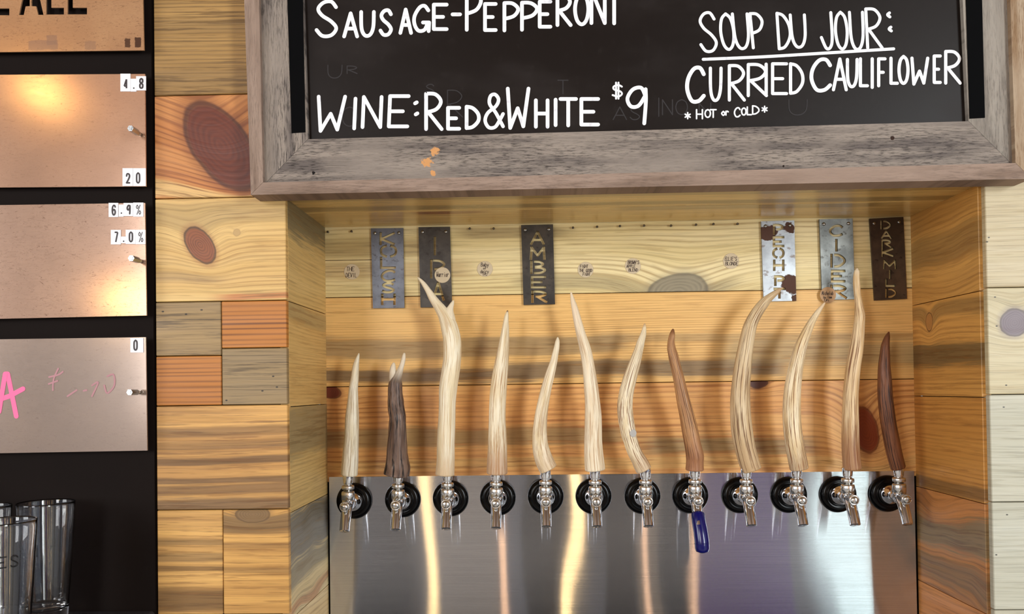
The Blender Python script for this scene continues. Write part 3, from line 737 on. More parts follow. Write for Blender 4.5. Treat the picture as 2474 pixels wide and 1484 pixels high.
def antler(i, parent):
    o, sc, secs, brs = antlers[i]
    amp = .085 if i == 1 else .028
    ph = [random.uniform(0, 6.28) for _ in range(6)]
    def ridge(th, t):
        k = max(0.0, 1 - t * .9)
        v = math.sin(9 * th + ph[0] + 2.2 * math.sin(5 * t + ph[1])) + .7 * math.sin(14 * th + ph[2] + 3 * math.sin(4 * t + ph[3])) + .6 * math.sin(5 * th + ph[4] + 9 * t)
        n = mnoise.noise(Vector((math.cos(th) * 2.2, math.sin(th) * 2.2, t * 16 + i * 7))) if i == 1 else mnoise.noise(Vector((math.cos(th) * 1.5, math.sin(th) * 1.5, t * 7 + i * 7)))
        return 1 + amp * (v * .45 * k + n * .9)
    mb = MB()
    def one(sec, t0, t1, ycap):
        n0 = len(sec)
        Q = spline([(float(a), (b + c) / 2., (c - b) / 2.) for a, b, c in sec], 5)
        path, rad = [], []
        y_lo, y_hi = secs[0][0], secs[-1][0]
        for (yy, xc, hw) in Q:
            t = (y_lo - yy) / (y_lo - y_hi)
            Y = D - .004 - AX - .012 * math.sin(max(0, min(1, t)) * PI * .8)
            path.append(px(o[0] + xc / sc, o[1] + yy / sc, Y)); rad.append(max(.0006, hw / sc * (Y - CAM.y) / F))
        for k in range(len(path)):
            a, b = path[max(k - 1, 0)], path[min(k + 1, len(path) - 1)]
            tz = abs((b - a).normalized().z)
            rad[k] *= max(.45, tz)
        # rounded base edge and tip
        d0 = (path[1] - path[0]).normalized(); d1 = (path[-1] - path[-2]).normalized()
        if ycap:
            path = [path[0]] + [path[0] + d0 * .0015] + path[1:]
            rad = [rad[0] * .93] + [rad[0]] + rad[1:]
        r = rad[-1]
        path += [path[-1] + d1 * r * .6, path[-1] + d1 * r * .95]
        rad += [r * .75, r * .3]
        mb.tube(path, rad, 36, 0, True, ridge, True, (t0, t1))
    one(secs, 0, 1, True)
    for b in brs: one(b, (secs[0][0] - b[0][0]) / float(secs[0][0] - secs[-1][0]), 1, False)
    ob = mb.build('antler_handle', amats[i], parent)
    return ob

# ------------------------------------------------------------------ beer taps
chrome = plain('chrome', (226, 226, 228), .08, 1.0)
satin = plain('satin_chrome', (214, 212, 208), .24, 1.0)
blackp = plain('black_plastic', (4, 4, 5), .22, 0, .18)
darkm = plain('dark_inside', (14, 13, 13), .5)
mm = .001
def lt(prof, axis, o, n=36, mat=None, name='p'):
    b = MB(); b.lathe([(r * mm, h * mm) for r, h in prof], axis, [c * mm for c in o], n)
    return b.mesh(name, mat)
T = {}
T['flange'] = lt([(36.8, 0), (37.2, 2), (36.6, 5), (34, 9), (30, 11.5), (26, 12), (23, 11), (20, 9)], 'y', (0, 0, 0), 48, blackp)
T['shank_collar'] = lt([(20.6, 8.5), (21.4, 10), (21.4, 13), (20.8, 14), (20.2, 19), (18.4, 25), (15.6, 30.5), (13.4, 34), (12.4, 38), (12.2, 50)], 'y', (0, 0, 0), 40, chrome)
b = MB()
b.lathe([(4 * mm, -13 * mm), (9.5 * mm, -10 * mm), (12 * mm, -4 * mm), (12.4 * mm, 6 * mm), (12.2 * mm, 10 * mm)], 'z', (0, -57 * mm, 0), 36)
T['faucet_body'] = b.mesh('faucet_body', chrome)
T['bonnet'] = lt([(11.8, 9), (13.2, 10), (13.2, 24), (12, 26.5), (9.5, 27)], 'z', (0, -57, 0), 36, satin)
T['collar_nut'] = lt([(8.6, 26.5), (8.6, 30), (11.6, 30.4), (12.4, 31.2), (12.4, 37), (11.6, 38), (8.6, 38.8)], 'z', (0, -57, 0), 36, satin)
b = MB()
b.lathe([(r * mm, h * mm) for r, h in ((8.4, 38.5), (7.8, 40.5), (8.6, 42), (9.2, 44), (10.8, 59), (10.8, 60.5), (9.8, 61.2), (3.2, 61.4), (3.2, 65))], 'z', (0, -57 * mm, 0), 36)
T['ferrule'] = b.mesh('ferrule', chrome)
T['vent_plug'] = lt([(9.2, 57), (9.4, 84), (9.9, 85), (9.9, 90), (9.2, 91.4), (8.4, 91.6), (8.2, 90.6), (7.6, 90.8), (7.2, 93.5), (4.5, 95.3), (1, 95.8)], 'y', (0, 0, 0), 36, satin)
b = MB(); b.box(-6.4 * mm, 6.4 * mm, -96.1 * mm, -93.8 * mm, -.5 * mm, .5 * mm); T['slot'] = b.mesh('slot', darkm)
b = MB()
sp = spline([(0., -60., 0.), (0., -66., -6.), (0., -74., -15.), (0., -81., -26.), (0., -87., -37.), (0., -92., -47.5)], 5)
b.tube([Vector(p) * mm for p in sp], [10.6 * mm - .7 * mm * i / len(sp) for i in range(len(sp))], 28, 0, False)
d1 = (Vector(sp[-1]) - Vector(sp[-2])).normalized()
e0 = Vector(sp[-1])
b.tube([e0 * mm, (e0 + d1 * .4) * mm, (e0 + d1 * .2) * mm, (e0 - d1 * 12) * mm], [9.9 * mm, 9.4 * mm, 8.6 * mm, 8.2 * mm], 28, 0, False)
T['spout'] = b.mesh('spout', chrome)
b = MB(); b.tube([(e0 - d1 * 6) * mm, (e0 - d1 * 5.5) * mm], [8.3 * mm, 8.3 * mm], 20, 0, True); T['spout_bore'] = b.mesh('spout_bore', darkm)
flange_px = [(856.8, 1209.9), (973.2, 1206.7), (1088.8, 1204.3), (1203, 1202.2), (1318.2, 1199.2), (1433.8, 1198.4), (1551.3, 1197.6), (1667, 1196.6), (1786.6, 1196.2), (1904.8, 1195.6), (2024, 1194.4), (2142.6, 1192.4)]
tl = ['beer tap with short plain ivory antler handle, under the THE DEVIL sticker',
 'beer tap with rough dark brown bark-textured antler handle ending in a pale tip',
 'beer tap with tall pale antler handle forking at the top over the IPA sign',
 'beer tap with straight streaked antler handle that has a dark brown pointed tip',
 'beer tap with short cream antler handle curving right, below the AMBER sign',
 'beer tap with long straight tapering ivory antler handle leaning left at the tip',
 'beer tap with bowed furrowed antler handle carrying a small grey round sticker',
 'beer tap with slim medium brown antler handle and a blue sleeve on its spout',
 'beer tap with thick grey-brown antler handle hooking right over the PEOH PT sign',
 'beer tap with curved furrowed antler handle whose tip touches the round sticker below CIDER',
 'beer tap with tallest straight blunt-tipped antler handle between CIDER and DARK MILD signs',
 'beer tap with short dark reddish-brown antler handle next to the right alcove side']
slots = [20, 15, 95, -40, 10, 80, -30, -20, 5, 50, 70, 0]
taps = []
for i, (fx, fy) in enumerate(flange_px):
    p = px(fx, fy, D - .004); p.y = bow(p.x)
    e = empty('beer_tap', p, tl[i], 'beer tap', 'beer taps with antler handles')
    taps.append(e)
    for n_ in ('flange', 'shank_collar', 'faucet_body', 'bonnet', 'collar_nut', 'ferrule', 'spout'):
        link(n_, T[n_], e)
    for ch in e.children: pass
    pl = link('vent_plug', T['vent_plug'], e)
    s_ = link('slot', T['slot'], pl); s_.rotation_euler = (0, math.radians(slots[i]), 0)
    spt = [c for c in COL.objects if c.parent == e and c.name.startswith('spout')][0]
    link('spout_bore', T['spout_bore'], spt)
    antler(i, e)
# label sticker on the seventh handle
p = px(1260 + 832 / 3.092, 680 + 1137 / 3.092, D - .004 - AX - .028)
b = MB(); b.lathe([(.0078, 0), (.0078, .0035), (.0070, .0042)], 'y', (0, 0, 0), 24)
o = link('round_sticker', b.mesh('round_sticker', plain('grey_sticker', (182, 178, 172), .35)))
o.location = p + Vector((0, .0115, 0)); o.rotation_euler = (0, 0, .55)
tag(o, 'small blank grey round sticker on the bowed furrowed antler handle', 'sticker')
# blue sleeve hanging on the eighth spout
t8 = taps[7].location
b = MB()
q = [Vector((0, -.0795, -.024)), Vector((0, -.0805, -.026)), Vector((.0005, -.085, -.040)), Vector((.002, -.092, -.056)), Vector((.0035, -.0965, -.075)), Vector((.004, -.098, -.090)), Vector((.004, -.0985, -.096)), Vector((.004, -.0985, -.0985))]
b.tube([v + t8 for v in q], [.0112, .0128, .0133, .0135, .0138, .0138, .0118, .005], 28)
b.tube([t8 + Vector((.0037, -.0972, -.0795)), t8 + Vector((.0038, -.0974, -.0815))], [.0144, .0144], 28)
tag(b.build('spout_sleeve', plain('blue_rubber', (8, 9, 84), .2)), 'dark blue rubber sleeve hanging on the spout of the brown-handled tap', 'sleeve')

# ------------------------------------------------------------------ steel name plates, stickers, screws
def plate_mat(name, a, b_, c, seed, rust, spots=()):
    g = G(name); X, Y, Z = g.world()
    n1 = g.noise(X * 22 + seed, Z * 22, seed, 4, .65); n2 = g.noise(X * 70 + seed, Z * 90, seed, 3, .6)
    c_ = g.mix(lin(a), lin(b_), g.step(n1, .35, .65))
    c_ = g.mix(c_, lin(c), g.step(n2, .58, .70) * .75)
    m = g.step(g.noise(X * 26 + seed, Z * 26, seed + 5, 2), rust, rust + .03)
    for sx, sy, sr in spots:
        q_ = px(sx, sy, D - .0065)
        d = ((X - q_.x) * (X - q_.x) + (Z - q_.z) * (Z - q_.z)).sqrt() + (n1 - .5) * .035 + (n2 - .5) * .014
        m = g.math('MAXIMUM', m, 1 - g.step(d, sr * .0006, sr * .0007))
    c_ = g.mix(c_, lin((74, 44, 30)), m)
    return g.out(Base_Color=c_, Metallic=(1 - m) * .6, Roughness=m * .4 + n1 * .25 + .26)
P1 = plate_mat('plate_blue_steel', (104, 107, 116), (86, 88, 95), (62, 58, 58), 1.0, .74)
P2 = plate_mat('plate_dark_steel', (76, 72, 68), (58, 54, 51), (44, 38, 34), 2.3, .76)
P3 = plate_mat('plate_dark_steel', (78, 74, 70), (58, 56, 54), (44, 40, 38), 3.1, .76)
P4 = plate_mat('plate_pale_rusty', (168, 172, 176), (146, 150, 154), (100, 84, 72), 4.4, .8, ((1856, 560, 22), (1908, 551, 14), (1912, 688, 24), (1924, 726, 10)))
P5 = plate_mat('plate_pale_steel', (126, 128, 124), (98, 100, 98), (62, 58, 52), 5.2, .78)
P6 = plate_mat('plate_brown_steel', (86, 70, 56), (66, 54, 44), (40, 32, 26), 6.6, .78)
z6 = ((680, 450), 2.968); z7 = ((1380, 450), 2.968); z8 = ((1724, 450), 2.699)
plates = [
 ([(896, 552), (974, 551), (977, 744), (901, 745)], z6, [('K', 708, 335, 802, 412), ('O', 708, 422, 822, 505), ('L', 712, 512, 810, 583), ('C', 715, 603, 812, 678), ('S', 718, 694, 805, 758), ('H', 720, 776, 808, 843)], P1, 'KOLCSH', 'blue-grey steel plate cut with vertical letters KOLCSH'),
 ([(1011, 549), (1087, 548), (1092, 742), (1016, 743)], z6, [('I', 1078, 366, 1118, 486), ('P', 1072, 530, 1165, 652), ('A', 1085, 692, 1160, 812)], P2, 'IPA', 'dark steel plate cut with vertical letters IPA behind the forked antler'),
 ([(1259, 544), (1336, 542), (1341, 735), (1265, 737)], z6, [('A', 1792, 328, 1880, 410), ('M', 1789, 437, 1886, 518), ('B', 1792, 538, 1890, 620), ('E', 1797, 648, 1890, 722), ('R', 1800, 753, 1898, 828)], P3, 'AMBER', 'dark steel plate cut with vertical letters AMBER'),
 ([(1839, 535), (1919, 532.5), (1924, 727), (1845, 728.6)], z7, [('P', 1460, 275, 1522, 338), ('E', 1458, 363, 1525, 427), ('O', 1452, 444, 1528, 512), ('H', 1460, 532, 1525, 598), ('P', 1468, 645, 1532, 706), ('T', 1463, 735, 1532, 797)], P4, 'PEOH PT', 'pale rust-spotted steel plate cut with vertical letters PEOH PT'),
 ([(1979.7, 530), (2060, 528), (2065.6, 723), (1986.5, 725)], z7, [('C', 1860, 280, 1952, 352), ('I', 1890, 384, 1924, 458), ('D', 1872, 490, 1965, 574), ('E', 1876, 606, 1964, 680), ('R', 1872, 712, 1975, 798)], P5, 'CIDER', 'mottled grey steel plate cut with vertical letters CIDER'),
 ([(2101, 528.5), (2182.7, 524), (2191.6, 722), (2113, 726)], z8, [('D', 1100, 225, 1158, 273), ('A', 1105, 291, 1163, 335), ('R', 1107, 349, 1163, 394), ('K', 1107, 405, 1176, 452), ('M', 1117, 484, 1193, 533), ('I', 1145, 548, 1168, 598), ('L', 1132, 608, 1186, 648), ('D', 1132, 668, 1193, 720)], P6, 'DARK MILD', 'dark brown steel plate cut with vertical letters DARK MILD by the alcove side'),
]
screwm = plain('screw_steel', (150, 148, 144), .22, 1.0)
YP0, YP1 = D - .0065, D - .0015
for q, (o_, sc), lets, pm, nm, lab in plates:
    body, cutr = MB(), CutList()
    body.prism(pxq(q, YP0), YP0, YP1)
    write(cutr, lets, o_, sc, (5.2 if nm == 'DARK MILD' else 6.2), YP0 - .004, 0, STENCIL, YP1 + .004)
    me = cut('steel_plate', body, cutr.l, pm)
    base = px(sum(a for a, b in q) / 4, q[3][1], YP1)
    e = empty('name_plate', base, lab, 'sign', 'steel beer name plates')
    for v in me.vertices: v.co -= base
    link('steel_plate', me, e)
    for a_, d_ in ((10, 12), (67, 12)):
        c = px(q[0][0] + a_ * (q[1][0] - q[0][0]) / 77, q[0][1] + d_ + a_ * (q[1][1] - q[0][1]) / 77, YP0)
        b = MB(); b.lathe([(.0034, -.006), (.0036, .0008), (.0026, .0022), (.0008, .0026)], 'y', c, 16)
        b.build('screw', screwm, e)
paper = plain('kraft_paper', (196, 178, 148), .7)
paper2 = plain('kraft_paper_dark', (178, 142, 104), .7)
ink = plain('pen_ink', (58, 40, 30), .6)
stick = [((850, 657), [('THE', -13, -12, 6, -2), ('DEVIL', -14, 3, 12, 13)], D, 'round paper sticker hand-lettered THE DEVIL', paper),
 ((1069, 665), [('Warrior', -14, -8, 15, 4)], YP0, 'round paper sticker hand-lettered Warrior on the IPA plate', paper),
 ((1171.6, 650), [('Baby', -9, -15, 9, -6), ('of', -4, -5, 3, 1), ('dairy', -11, 2, 9, 10), ('IPL', -6, 10, 6, 16)], D, 'round paper sticker with four short handwritten lines ending IPL', paper),
 ((1414.7, 652), [('FIGHT', -13, -12, 6, -5), ('THE GOOD', -15, -2, 16, 5), ('FIGHT', -6, 7, 11, 14)], D, 'round paper sticker hand-lettered FIGHT THE GOOD FIGHT', paper),
 ((1529, 643), [("BROWN'S", -12, -13, 15, -5), ('APPLE', -15, -3, 6, 4), ('BLEND', -10, 6, 12, 13)], D, "round paper sticker hand-lettered BROWN'S APPLE BLEND", paper),
 ((1766, 631), [("ELLIE'S", -14, -10, 14, -1), ('BLONDE', -13, 2, 17, 10)], D, "round paper sticker hand-lettered ELLIE'S BLONDE", paper),
 ((2000, 713), [('Michelob', -14, -9, 13, 0), ('by', -10, 3, -4, 8), ('lime', -1, 2, 10, 8), ('Un', -8, 9, 2, 15)], YP0, 'brownish handwritten round sticker overlapping the CIDER plate corner', paper2)]
for (cx_, cy_), rows, Y, lab, pm in stick:
    c = px(cx_, cy_, Y)
    e = empty('paper_sticker', c, lab, 'sticker', 'round beer name stickers')
    b = MB(); b.lathe([(.0163, 0), (.0163, .0009), (.0160, .0011)], 'y', c, 40); b.build('paper_disc', pm, e)
    b = MB()
    for s_, a0, b0, a1, b1 in rows: write(b, text_row(s_, a0, b0, a1, b1), (cx_, cy_), 1.0, 1.1, Y - .0014, .6)
    b.build('handwriting', ink, e)
nm_ = plain('nail_steel', (96, 86, 74), .35, .9)
nail0 = None
for x_, y_ in ((794, 562), (851, 560.5), (1135.5, 554), (1193, 554), (1384, 552), (1442, 549.7), (1497, 548), (1555, 547), (1620, 547), (1680, 544.7), (1722, 543), (1780, 542.7)):
    c = px(x_, y_, D)
    if nail0 is None:
        b = MB(); b.lathe([(.0013, -.004), (.0013, .006), (.0024, .0062), (.0025, .0075), (.001, .0082)], 'y', (0, 0, 0), 12)
        nail0 = link('nail', b.mesh('nail', nm_)); o = nail0
    else:
        o = nail0.copy(); COL.objects.link(o)
    o.location = c
    tag(o, 'small steel nail sticking out of the top back plank, bare with no plate on it', 'nail', 'bare nails along the top plank')

# ------------------------------------------------------------------ chalkboard with barn-wood frame
YW, YL, YC, YS = -.040, -.050, -.030, 0.0             # face of wide boards, lip, chalk surface, wall
def ext(p, q, z):                                     # continue the line p-q up to height z
    t = (z - p[1]) / (q[1] - p[1]); return (p[0] + (q[0] - p[0]) * t, z)
def P2_(x, y, Y): v = px(x, y, Y); return (v.x, v.z)
ZTOP = .98
oBL, oTL = P2_(606, 471, YL), P2_(590, 0, YL); iBL, iTL = P2_(635.5, 441, YL), P2_(626, 0, YL)
oBR, oTR = P2_(2492, 432, YL), P2_(2478, 0, YL); iBR, iTR = P2_(2453.5, 394, YL), P2_(2441, 0, YL)
aBL, aTL = P2_(744, 336.5, YW), P2_(733, 0, YW); aBR, aTR = P2_(2340, 293, YW), P2_(2326, 0, YW)
oTL, iTL, aTL = ext(oBL, oTL, ZTOP), ext(iBL, iTL, ZTOP - .024), ext(aBL, aTL, ZTOP - .11)
oTR, iTR, aTR = ext(oBR, oTR, ZTOP), ext(iBR, iTR, ZTOP - .024), ext(aBR, aTR, ZTOP - .11)
e = empty('chalkboard', ((oBL[0] + oBR[0]) / 2, -.02, oBL[1]), 'large black chalkboard menu in a weathered grey barn-wood frame above the taps', 'chalkboard')
GR = ((150, 138, 127), (104, 95, 90), (48, 43, 41))
GR2 = ((156, 147, 136), (122, 113, 104), (74, 67, 62))
LIPC = ((156, 134, 119), (128, 107, 93), (84, 70, 62))
oc = (206, 150, 96)
sp_ = [kx(*q, YW) + r for q, r in (((1050, 365), (.010, oc)), ((1032, 392), (.012, oc)), ((1046, 420), (.007, oc)), ((757, 417), (.004, (20, 16, 14))), ((2156, 333), (.005, (52, 34, 26))), ((1893, 402), (.0025, (40, 28, 22))))]
wb, wl, wr = weathered('barnwood_bottom', *GR, 'xz', 1.0, sp_), weathered('barnwood_left', *GR, 'zx', 2.2), weathered('barnwood_right', *GR2, 'zx', 3.4, contrast=.7)
lb, ll, lr = weathered('barnwood_lip_bottom', *LIPC, 'xz', 4.4, contrast=.5), weathered('barnwood_lip_side', *LIPC, 'zx', 5.1, contrast=.5), weathered('barnwood_lip_right', (176, 156, 132), (140, 112, 84), (110, 78, 52), 'zx', 5.9, contrast=.7)
def board(name, q, y0, m): b = MB(); b.prism(q, y0, YS - .001); return b.build(name, m, e)
s_ = .0006
board('frame_board', [iBL, iBR, (aBR[0], aBR[1]), (aBL[0], aBL[1])], YW, wb)
board('frame_board', [(iBL[0], iBL[1] + s_), (aBL[0], aBL[1] + s_), aTL, iTL], YW, wl)
board('frame_board', [(aBR[0], aBR[1] + s_), (iBR[0], iBR[1] + s_), iTR, aTR], YW, wr)
board('frame_board', [aTL, aTR, iTR, iTL], YW, wb)
board('frame_lip', [oBL, oBR, (iBR[0], iBR[1]), (iBL[0], iBL[1])], YL, lb)
board('frame_lip', [(oBL[0], oBL[1] + s_), (iBL[0], iBL[1] + s_), iTL, oTL], YL, ll)
board('frame_lip', [(iBR[0], iBR[1] + s_), (oBR[0], oBR[1] + s_), oTR, iTR], YL, lr)
board('frame_lip', [iTL, iTR, oTR, oTL], YL, lb)
g = G('chalkboard_black'); X, Y, Z = g.xyz()
n1 = g.noise(X * 3.2, Z * 7, 2, 4, .6); n2 = g.noise(X * 60, Z * 40, 1, 3, .65)
sm = g.step(n1, .45, .75) * .55 + g.step(n2, .55, .8) * .25
chalkb = g.out(Base_Color=g.mix(lin((22, 15, 12)), lin((50, 43, 41)), sm * .6), Roughness=sm * .2 + .40, Specular_IOR_Level=.22)
b = MB(); b.prism([aBL, aBR, aTR, aTL], YC, YC + .006); b.build('slate_panel', chalkb, e)
tape = plain('black_velvet', (6, 6, 7), .95, 0, .1)
b = MB(); b.prism(pxq([(705, 322), (738, 320), (731, -60), (693, -60)], YW), YW - .0016, YW); b.build('side_tape', tape, e)
b = MB(); b.prism(pxq([(2342, 287), (2378.5, 285), (2370, -60), (2331, -60)], YW), YW - .0016, YW); b.build('side_tape', tape, e)
g = G('chalk_paint'); X, Y, Z = g.xyz()
chalk = g.out(Base_Color=g.mix(lin((250, 250, 252)), lin((214, 214, 220)), g.step(g.noise(X * 90, Z * 60, 0, 2), .5, .75)), Roughness=.7)
YT = YC - .0005
ca, cb = ((580, 0), 2.474), ((1480, 0), 2.489)
def words(lets, c, w, slant=0.0, extra=()):
    b = MB(); write(b, lets, c[0], c[1], w, YT, slant)
    for kind, P in extra: ribbon(b, kind, [(lambda v: (v.x, v.z))(px(c[0][0] + p[0] / c[1], c[0][1] + p[1] / c[1], YT)) for p in P], w * (YT - CAM.y) / F, YT)
    return b.build('lettering', chalk, e)
words([('S', 455, 10, 580, 215), ('A', 622, 80, 700, 218), ('U', 724, 72, 800, 212), ('S', 838, 62, 905, 208), ('A', 958, 57, 1022, 197), ('G', 1038, 35, 1130, 186), ('E', 1158, 28, 1235, 174), ('-', 1270, 80, 1315, 92)], ca, 9.0)
words([('P', 1355, -50, 1440, 178), ('E', 1464, 24, 1528, 180), ('P', 1580, 18, 1662, 182), ('P', 1685, 16, 1775, 178), ('E', 1791, 10, 1855, 160), ('R', 1897, -30, 1976, 150), ('O', 2002, -35, 2082, 146), ('N', 2100, -60, 2180, 138), ('I', 2220, -62, 2252, 140)], ca, 9.0)
words([('W', 466, 578, 624, 783), ('I', 676, 590, 696, 768), ('N', 736, 580, 842, 760), ('E', 893, 575, 1004, 756)], ca, 9.0, 8, [('l', [(1046, 618), (1056, 612)]), ('l', [(1050, 684), (1060, 678)])])
words([('R', 1112, 560, 1205, 772), ('E', 1243, 645, 1310, 770), ('D', 1354, 638, 1428, 766)], ca, 9.0)
words([('&', 1465, 565, 1572, 766)], ca, 8.5)
words([('W', 1600, 530, 1724, 765), ('H', 1768, 600, 1838, 758), ('I', 1872, 596, 1900, 748), ('T', 1915, 592, 2008, 750), ('E', 2040, 592, 2140, 745)], ca, 9.0)
words([('$', 2224, 494, 2285, 590, 4.5), ('9', 2312, 525, 2430, 738, 9)], ca, 9.0)
words([('S', 522, 78, 622, 308), ('O', 650, 84, 728, 298), ('U', 730, 84, 818, 288), ('P', 836, 82, 904, 288)], cb, 7.2, -20)
words([('D', 995, 80, 1068, 294), ('U', 1075, 90, 1160, 280)], cb, 7.2, -14)
words([('J', 1253, 76, 1318, 290), ('O', 1340, 74, 1410, 295), ('U', 1430, 74, 1508, 292), ('R', 1528, 54, 1615, 288), (':', 1650, 72, 1690, 186)], cb, 7.2, -12, [('s', [(545, 357), (900, 342), (1300, 318), (1690, 294)])])
words([('C', 445, 405, 548, 612, 9.5), ('U', 588, 410, 652, 600), ('R', 702, 395, 792, 602), ('R', 816, 388, 925, 575), ('I', 912, 386, 935, 566), ('E', 962, 384, 1046, 563), ('D', 1070, 384, 1145, 561)], cb, 7.6)
words([('C', 1192, 355, 1308, 545, 9.0), ('A', 1328, 355, 1405, 540), ('U', 1412, 358, 1470, 518), ('L', 1490, 354, 1532, 516), ('I', 1548, 354, 1574, 526), ('F', 1600, 354, 1638, 516), ('L', 1674, 350, 1712, 501), ('O', 1722, 340, 1776, 502), ('W', 1800, 350, 1895, 506), ('E', 1934, 337, 1970, 496), ('R', 2003, 310, 2090, 500)], cb, 7.6)
words([('*', 435, 678, 468, 714), ('H', 505, 660, 540, 714), ('O', 556, 660, 588, 706), ('T', 588, 660, 622, 706), ('o', 655, 655, 676, 694), ('r', 680, 655, 696, 692), ('C', 732, 648, 766, 703), ('O', 776, 650, 802, 692), ('L', 810, 644, 834, 690), ('D', 842, 637, 880, 687), ('*', 898, 640, 930, 674)], cb, 3.6)
g = G('erased_chalk')
ghost = g.out(Base_Color=lin((38, 33, 34)), Roughness=.7)
for c_, Ls in ((ca, [('U', 525, 390, 610, 465), ('R', 640, 395, 700, 440), ('S', 1110, 505, 1160, 560), ('R', 1240, 540, 1330, 700), ('O', 610, 640, 700, 755), ('T', 1900, 480, 1960, 560), ('A', 2230, 640, 2310, 715), ('S', 2330, 640, 2390, 715)]),
               (cb, [('I', 265, 590, 290, 700), ('N', 300, 600, 360, 690), ('O', 380, 600, 450, 690), ('N', 520, 620, 590, 700), ('U', 1060, 600, 1170, 690)])):
    for l_ in Ls:
        b = MB(); write(b, [l_], c_[0], c_[1], 2.6, YC - .0002); b.build('erased_mark', ghost, e)

# ------------------------------------------------------------------ left: black board with four tan menu panels
mb = MB()
xe = px(366, 400, -.002).x
mb.prism([(-1.2, -.40), (px(379, 1475, 0).x - .001, -.40), (px(368, 0, 0).x - .001, .75), (-1.2, .75)], -.003, .044)
g = G('black_board_paint'); X, Y, Z = g.xyz()
blk = g.out(Base_Color=g.mix(lin((26, 18, 15)), lin((18, 13, 11)), g.noise(X * 6, Z * 6)), Roughness=.7, Specular_IOR_Level=.08)
tag(mb.build('menu_backboard', blk), 'black painted backing board behind the tan menu panels', 'board')
def tan_mat(name, c1, c2, c3, seed, wear, marks=()):
    g = G(name); X, Y, Z = g.world()
    n1 = g.noise(X * 7 + seed, Z * 7, seed, 3); n2 = g.noise(X * 60 + seed, Z * 150, seed, 3, .7, 1.2); n3 = g.noise(X * 260, Z * 260, seed, 2)
    n4 = g.noise(X * 25 + seed, Z * 120, seed + 9, 2, .5, 2.5)
    c = g.mix(lin(c1), lin(c2), g.step(n1, .35, .65))
    c = g.mix(c, lin(c3), g.step(n2, .62, .72) * wear)
    c = g.mix(c, lin(c3), (1 - g.step((n4 - .5).abs(), .004, .012)) * wear * .7)
    c = g.mix(c, lin(c2), g.step(n3, .4, .7) * .35)
    for u0, v0, u1, v1, mc, st in marks:
        wx, wz = X + (n2 - .5) * .006, Z + (n4 - .5) * .006
        m = g.step(wx, u0, u0 + .001) * (1 - g.step(wx, u1 - .001, u1)) * g.step(wz, v0, v0 + .001) * (1 - g.step(wz, v1 - .001, v1))
        c = g.mix(c, lin(mc), m * st)
    return g.out(Base_Color=c, Metallic=.45, Roughness=n2 * .07 + .125)
YM = -.020
def mk(x0, y0, x1, y1, c, s):
    a, b = px(x0, y1, YM), px(x1, y0, YM); return (a.x, a.z, b.x, b.z, c, s)
panels = [
 ([(-420, 131), (348, 121.5), (342, -160), (-420, -150)], (200, 158, 118), (184, 142, 106), (106, 74, 58), .75, [mk(301, 92, 315, 116, (62, 38, 32), .85), mk(325, 89, 341, 115, (62, 38, 32), .9), mk(68, 96, 140, 122, (150, 120, 104), .7), mk(112, 84, 138, 110, (146, 118, 104), .6), mk(205, 98, 232, 121, (160, 126, 104), .6)],
  'topmost tan steel menu panel with cut-out letters ALL at its edge'),
 ([(-420, 456), (352.5, 450.5), (350, 178.7), (-420, 183)], (194, 152, 124), (184, 144, 118), (120, 84, 62), .45, [], 'tan steel menu panel carrying number tiles 4.8 and 20'),
 ([(-420, 780), (354, 762.5), (350, 490.5), (-420, 502)], (190, 154, 130), (178, 144, 122), (106, 74, 58), .8, [], 'scratched tan steel menu panel carrying tiles 6.9% and 7.0%'),
 ([(-420, 1103), (355.5, 1089), (352, 815), (-420, 826)], (172, 150, 134), (164, 144, 130), (120, 100, 90), .4, [], 'lowest grey-tan steel menu panel with pink chalk letter A'),
]
pan = []
zt8 = ((0, 0), 6.184)
for i, (q, c1, c2, c3, wear, marks, lab) in enumerate(panels):
    m = tan_mat('tan_steel', c1, c2, c3, 3.0 + i * 2.7, wear, marks)
    base = px((q[0][0] + q[1][0]) / 2, q[0][1], YM)
    e = empty('menu_sign', base, lab, 'menu panel', 'tan steel menu panels')
    body = MB(); body.prism(pxq(q, YM), YM, YM + .003)
    if i == 0:
        cutr = CutList()
        for poly in ([(-420, 125), (140, 125), (140, 228), (-420, 228)], [(330, 0), (445, 0), (445, 92), (383, 95), (355, 224), (283, 224)], [(470, 0), (600, 0), (650, 222), (570, 222), (540, 95), (470, 92)],
                     [(690, -240), (768, -240), (768, 115), (955, 115), (955, 217), (690, 217)], [(1010, -240), (1088, -240), (1088, 115), (1300, 115), (1300, 215), (1010, 215)], [(372, -190), (445, -190), (445, 2), (330, 2)], [(470, -190), (560, -190), (600, 2), (470, 2)]):
            cutr.prism(pxq([(a / 6.184, b / 6.184) for a, b in poly], YM), YM - .004, YM + .007)
        me = cut('steel_sheet', body, cutr.l, m)
        for v in me.vertices: v.co -= base
        link('steel_sheet', me, e)
    else: body.build('steel_sheet', m, e)
    # spacers that carry the sheet on the board
    for dx in (.03, .30):
        c = px(q[1][0] - 20, (q[1][1] + q[2][1]) / 2, YM); b = MB()
        b.lathe([(.006, -.0165), (.006, -.003)], 'y', (c.x - dx, YM, c.z), 12); b.build('spacer', screwm, e)
    pan.append(e)
bolt = plain('zinc_bolt', (196, 204, 210), .18, 1.0)
for (tx, ty), (bx, by), i in (((316, 305), (340, 326), 1), ((317, 623), (342, 632), 2), ((314, 951), (338, 948), 3)):
    a = px(bx, by, YM); b = MB()
    b.lathe([(.0036, 0), (.0036, .013)], 'y', a, 16); b.lathe([(.0054, .013), (.0054, .037)], 'y', a, 6, 0, False); b.lathe([(.003, .0365), (.003, .0382)], 'y', a, 14)
    b.build('standoff_bolt', bolt, pan[i])
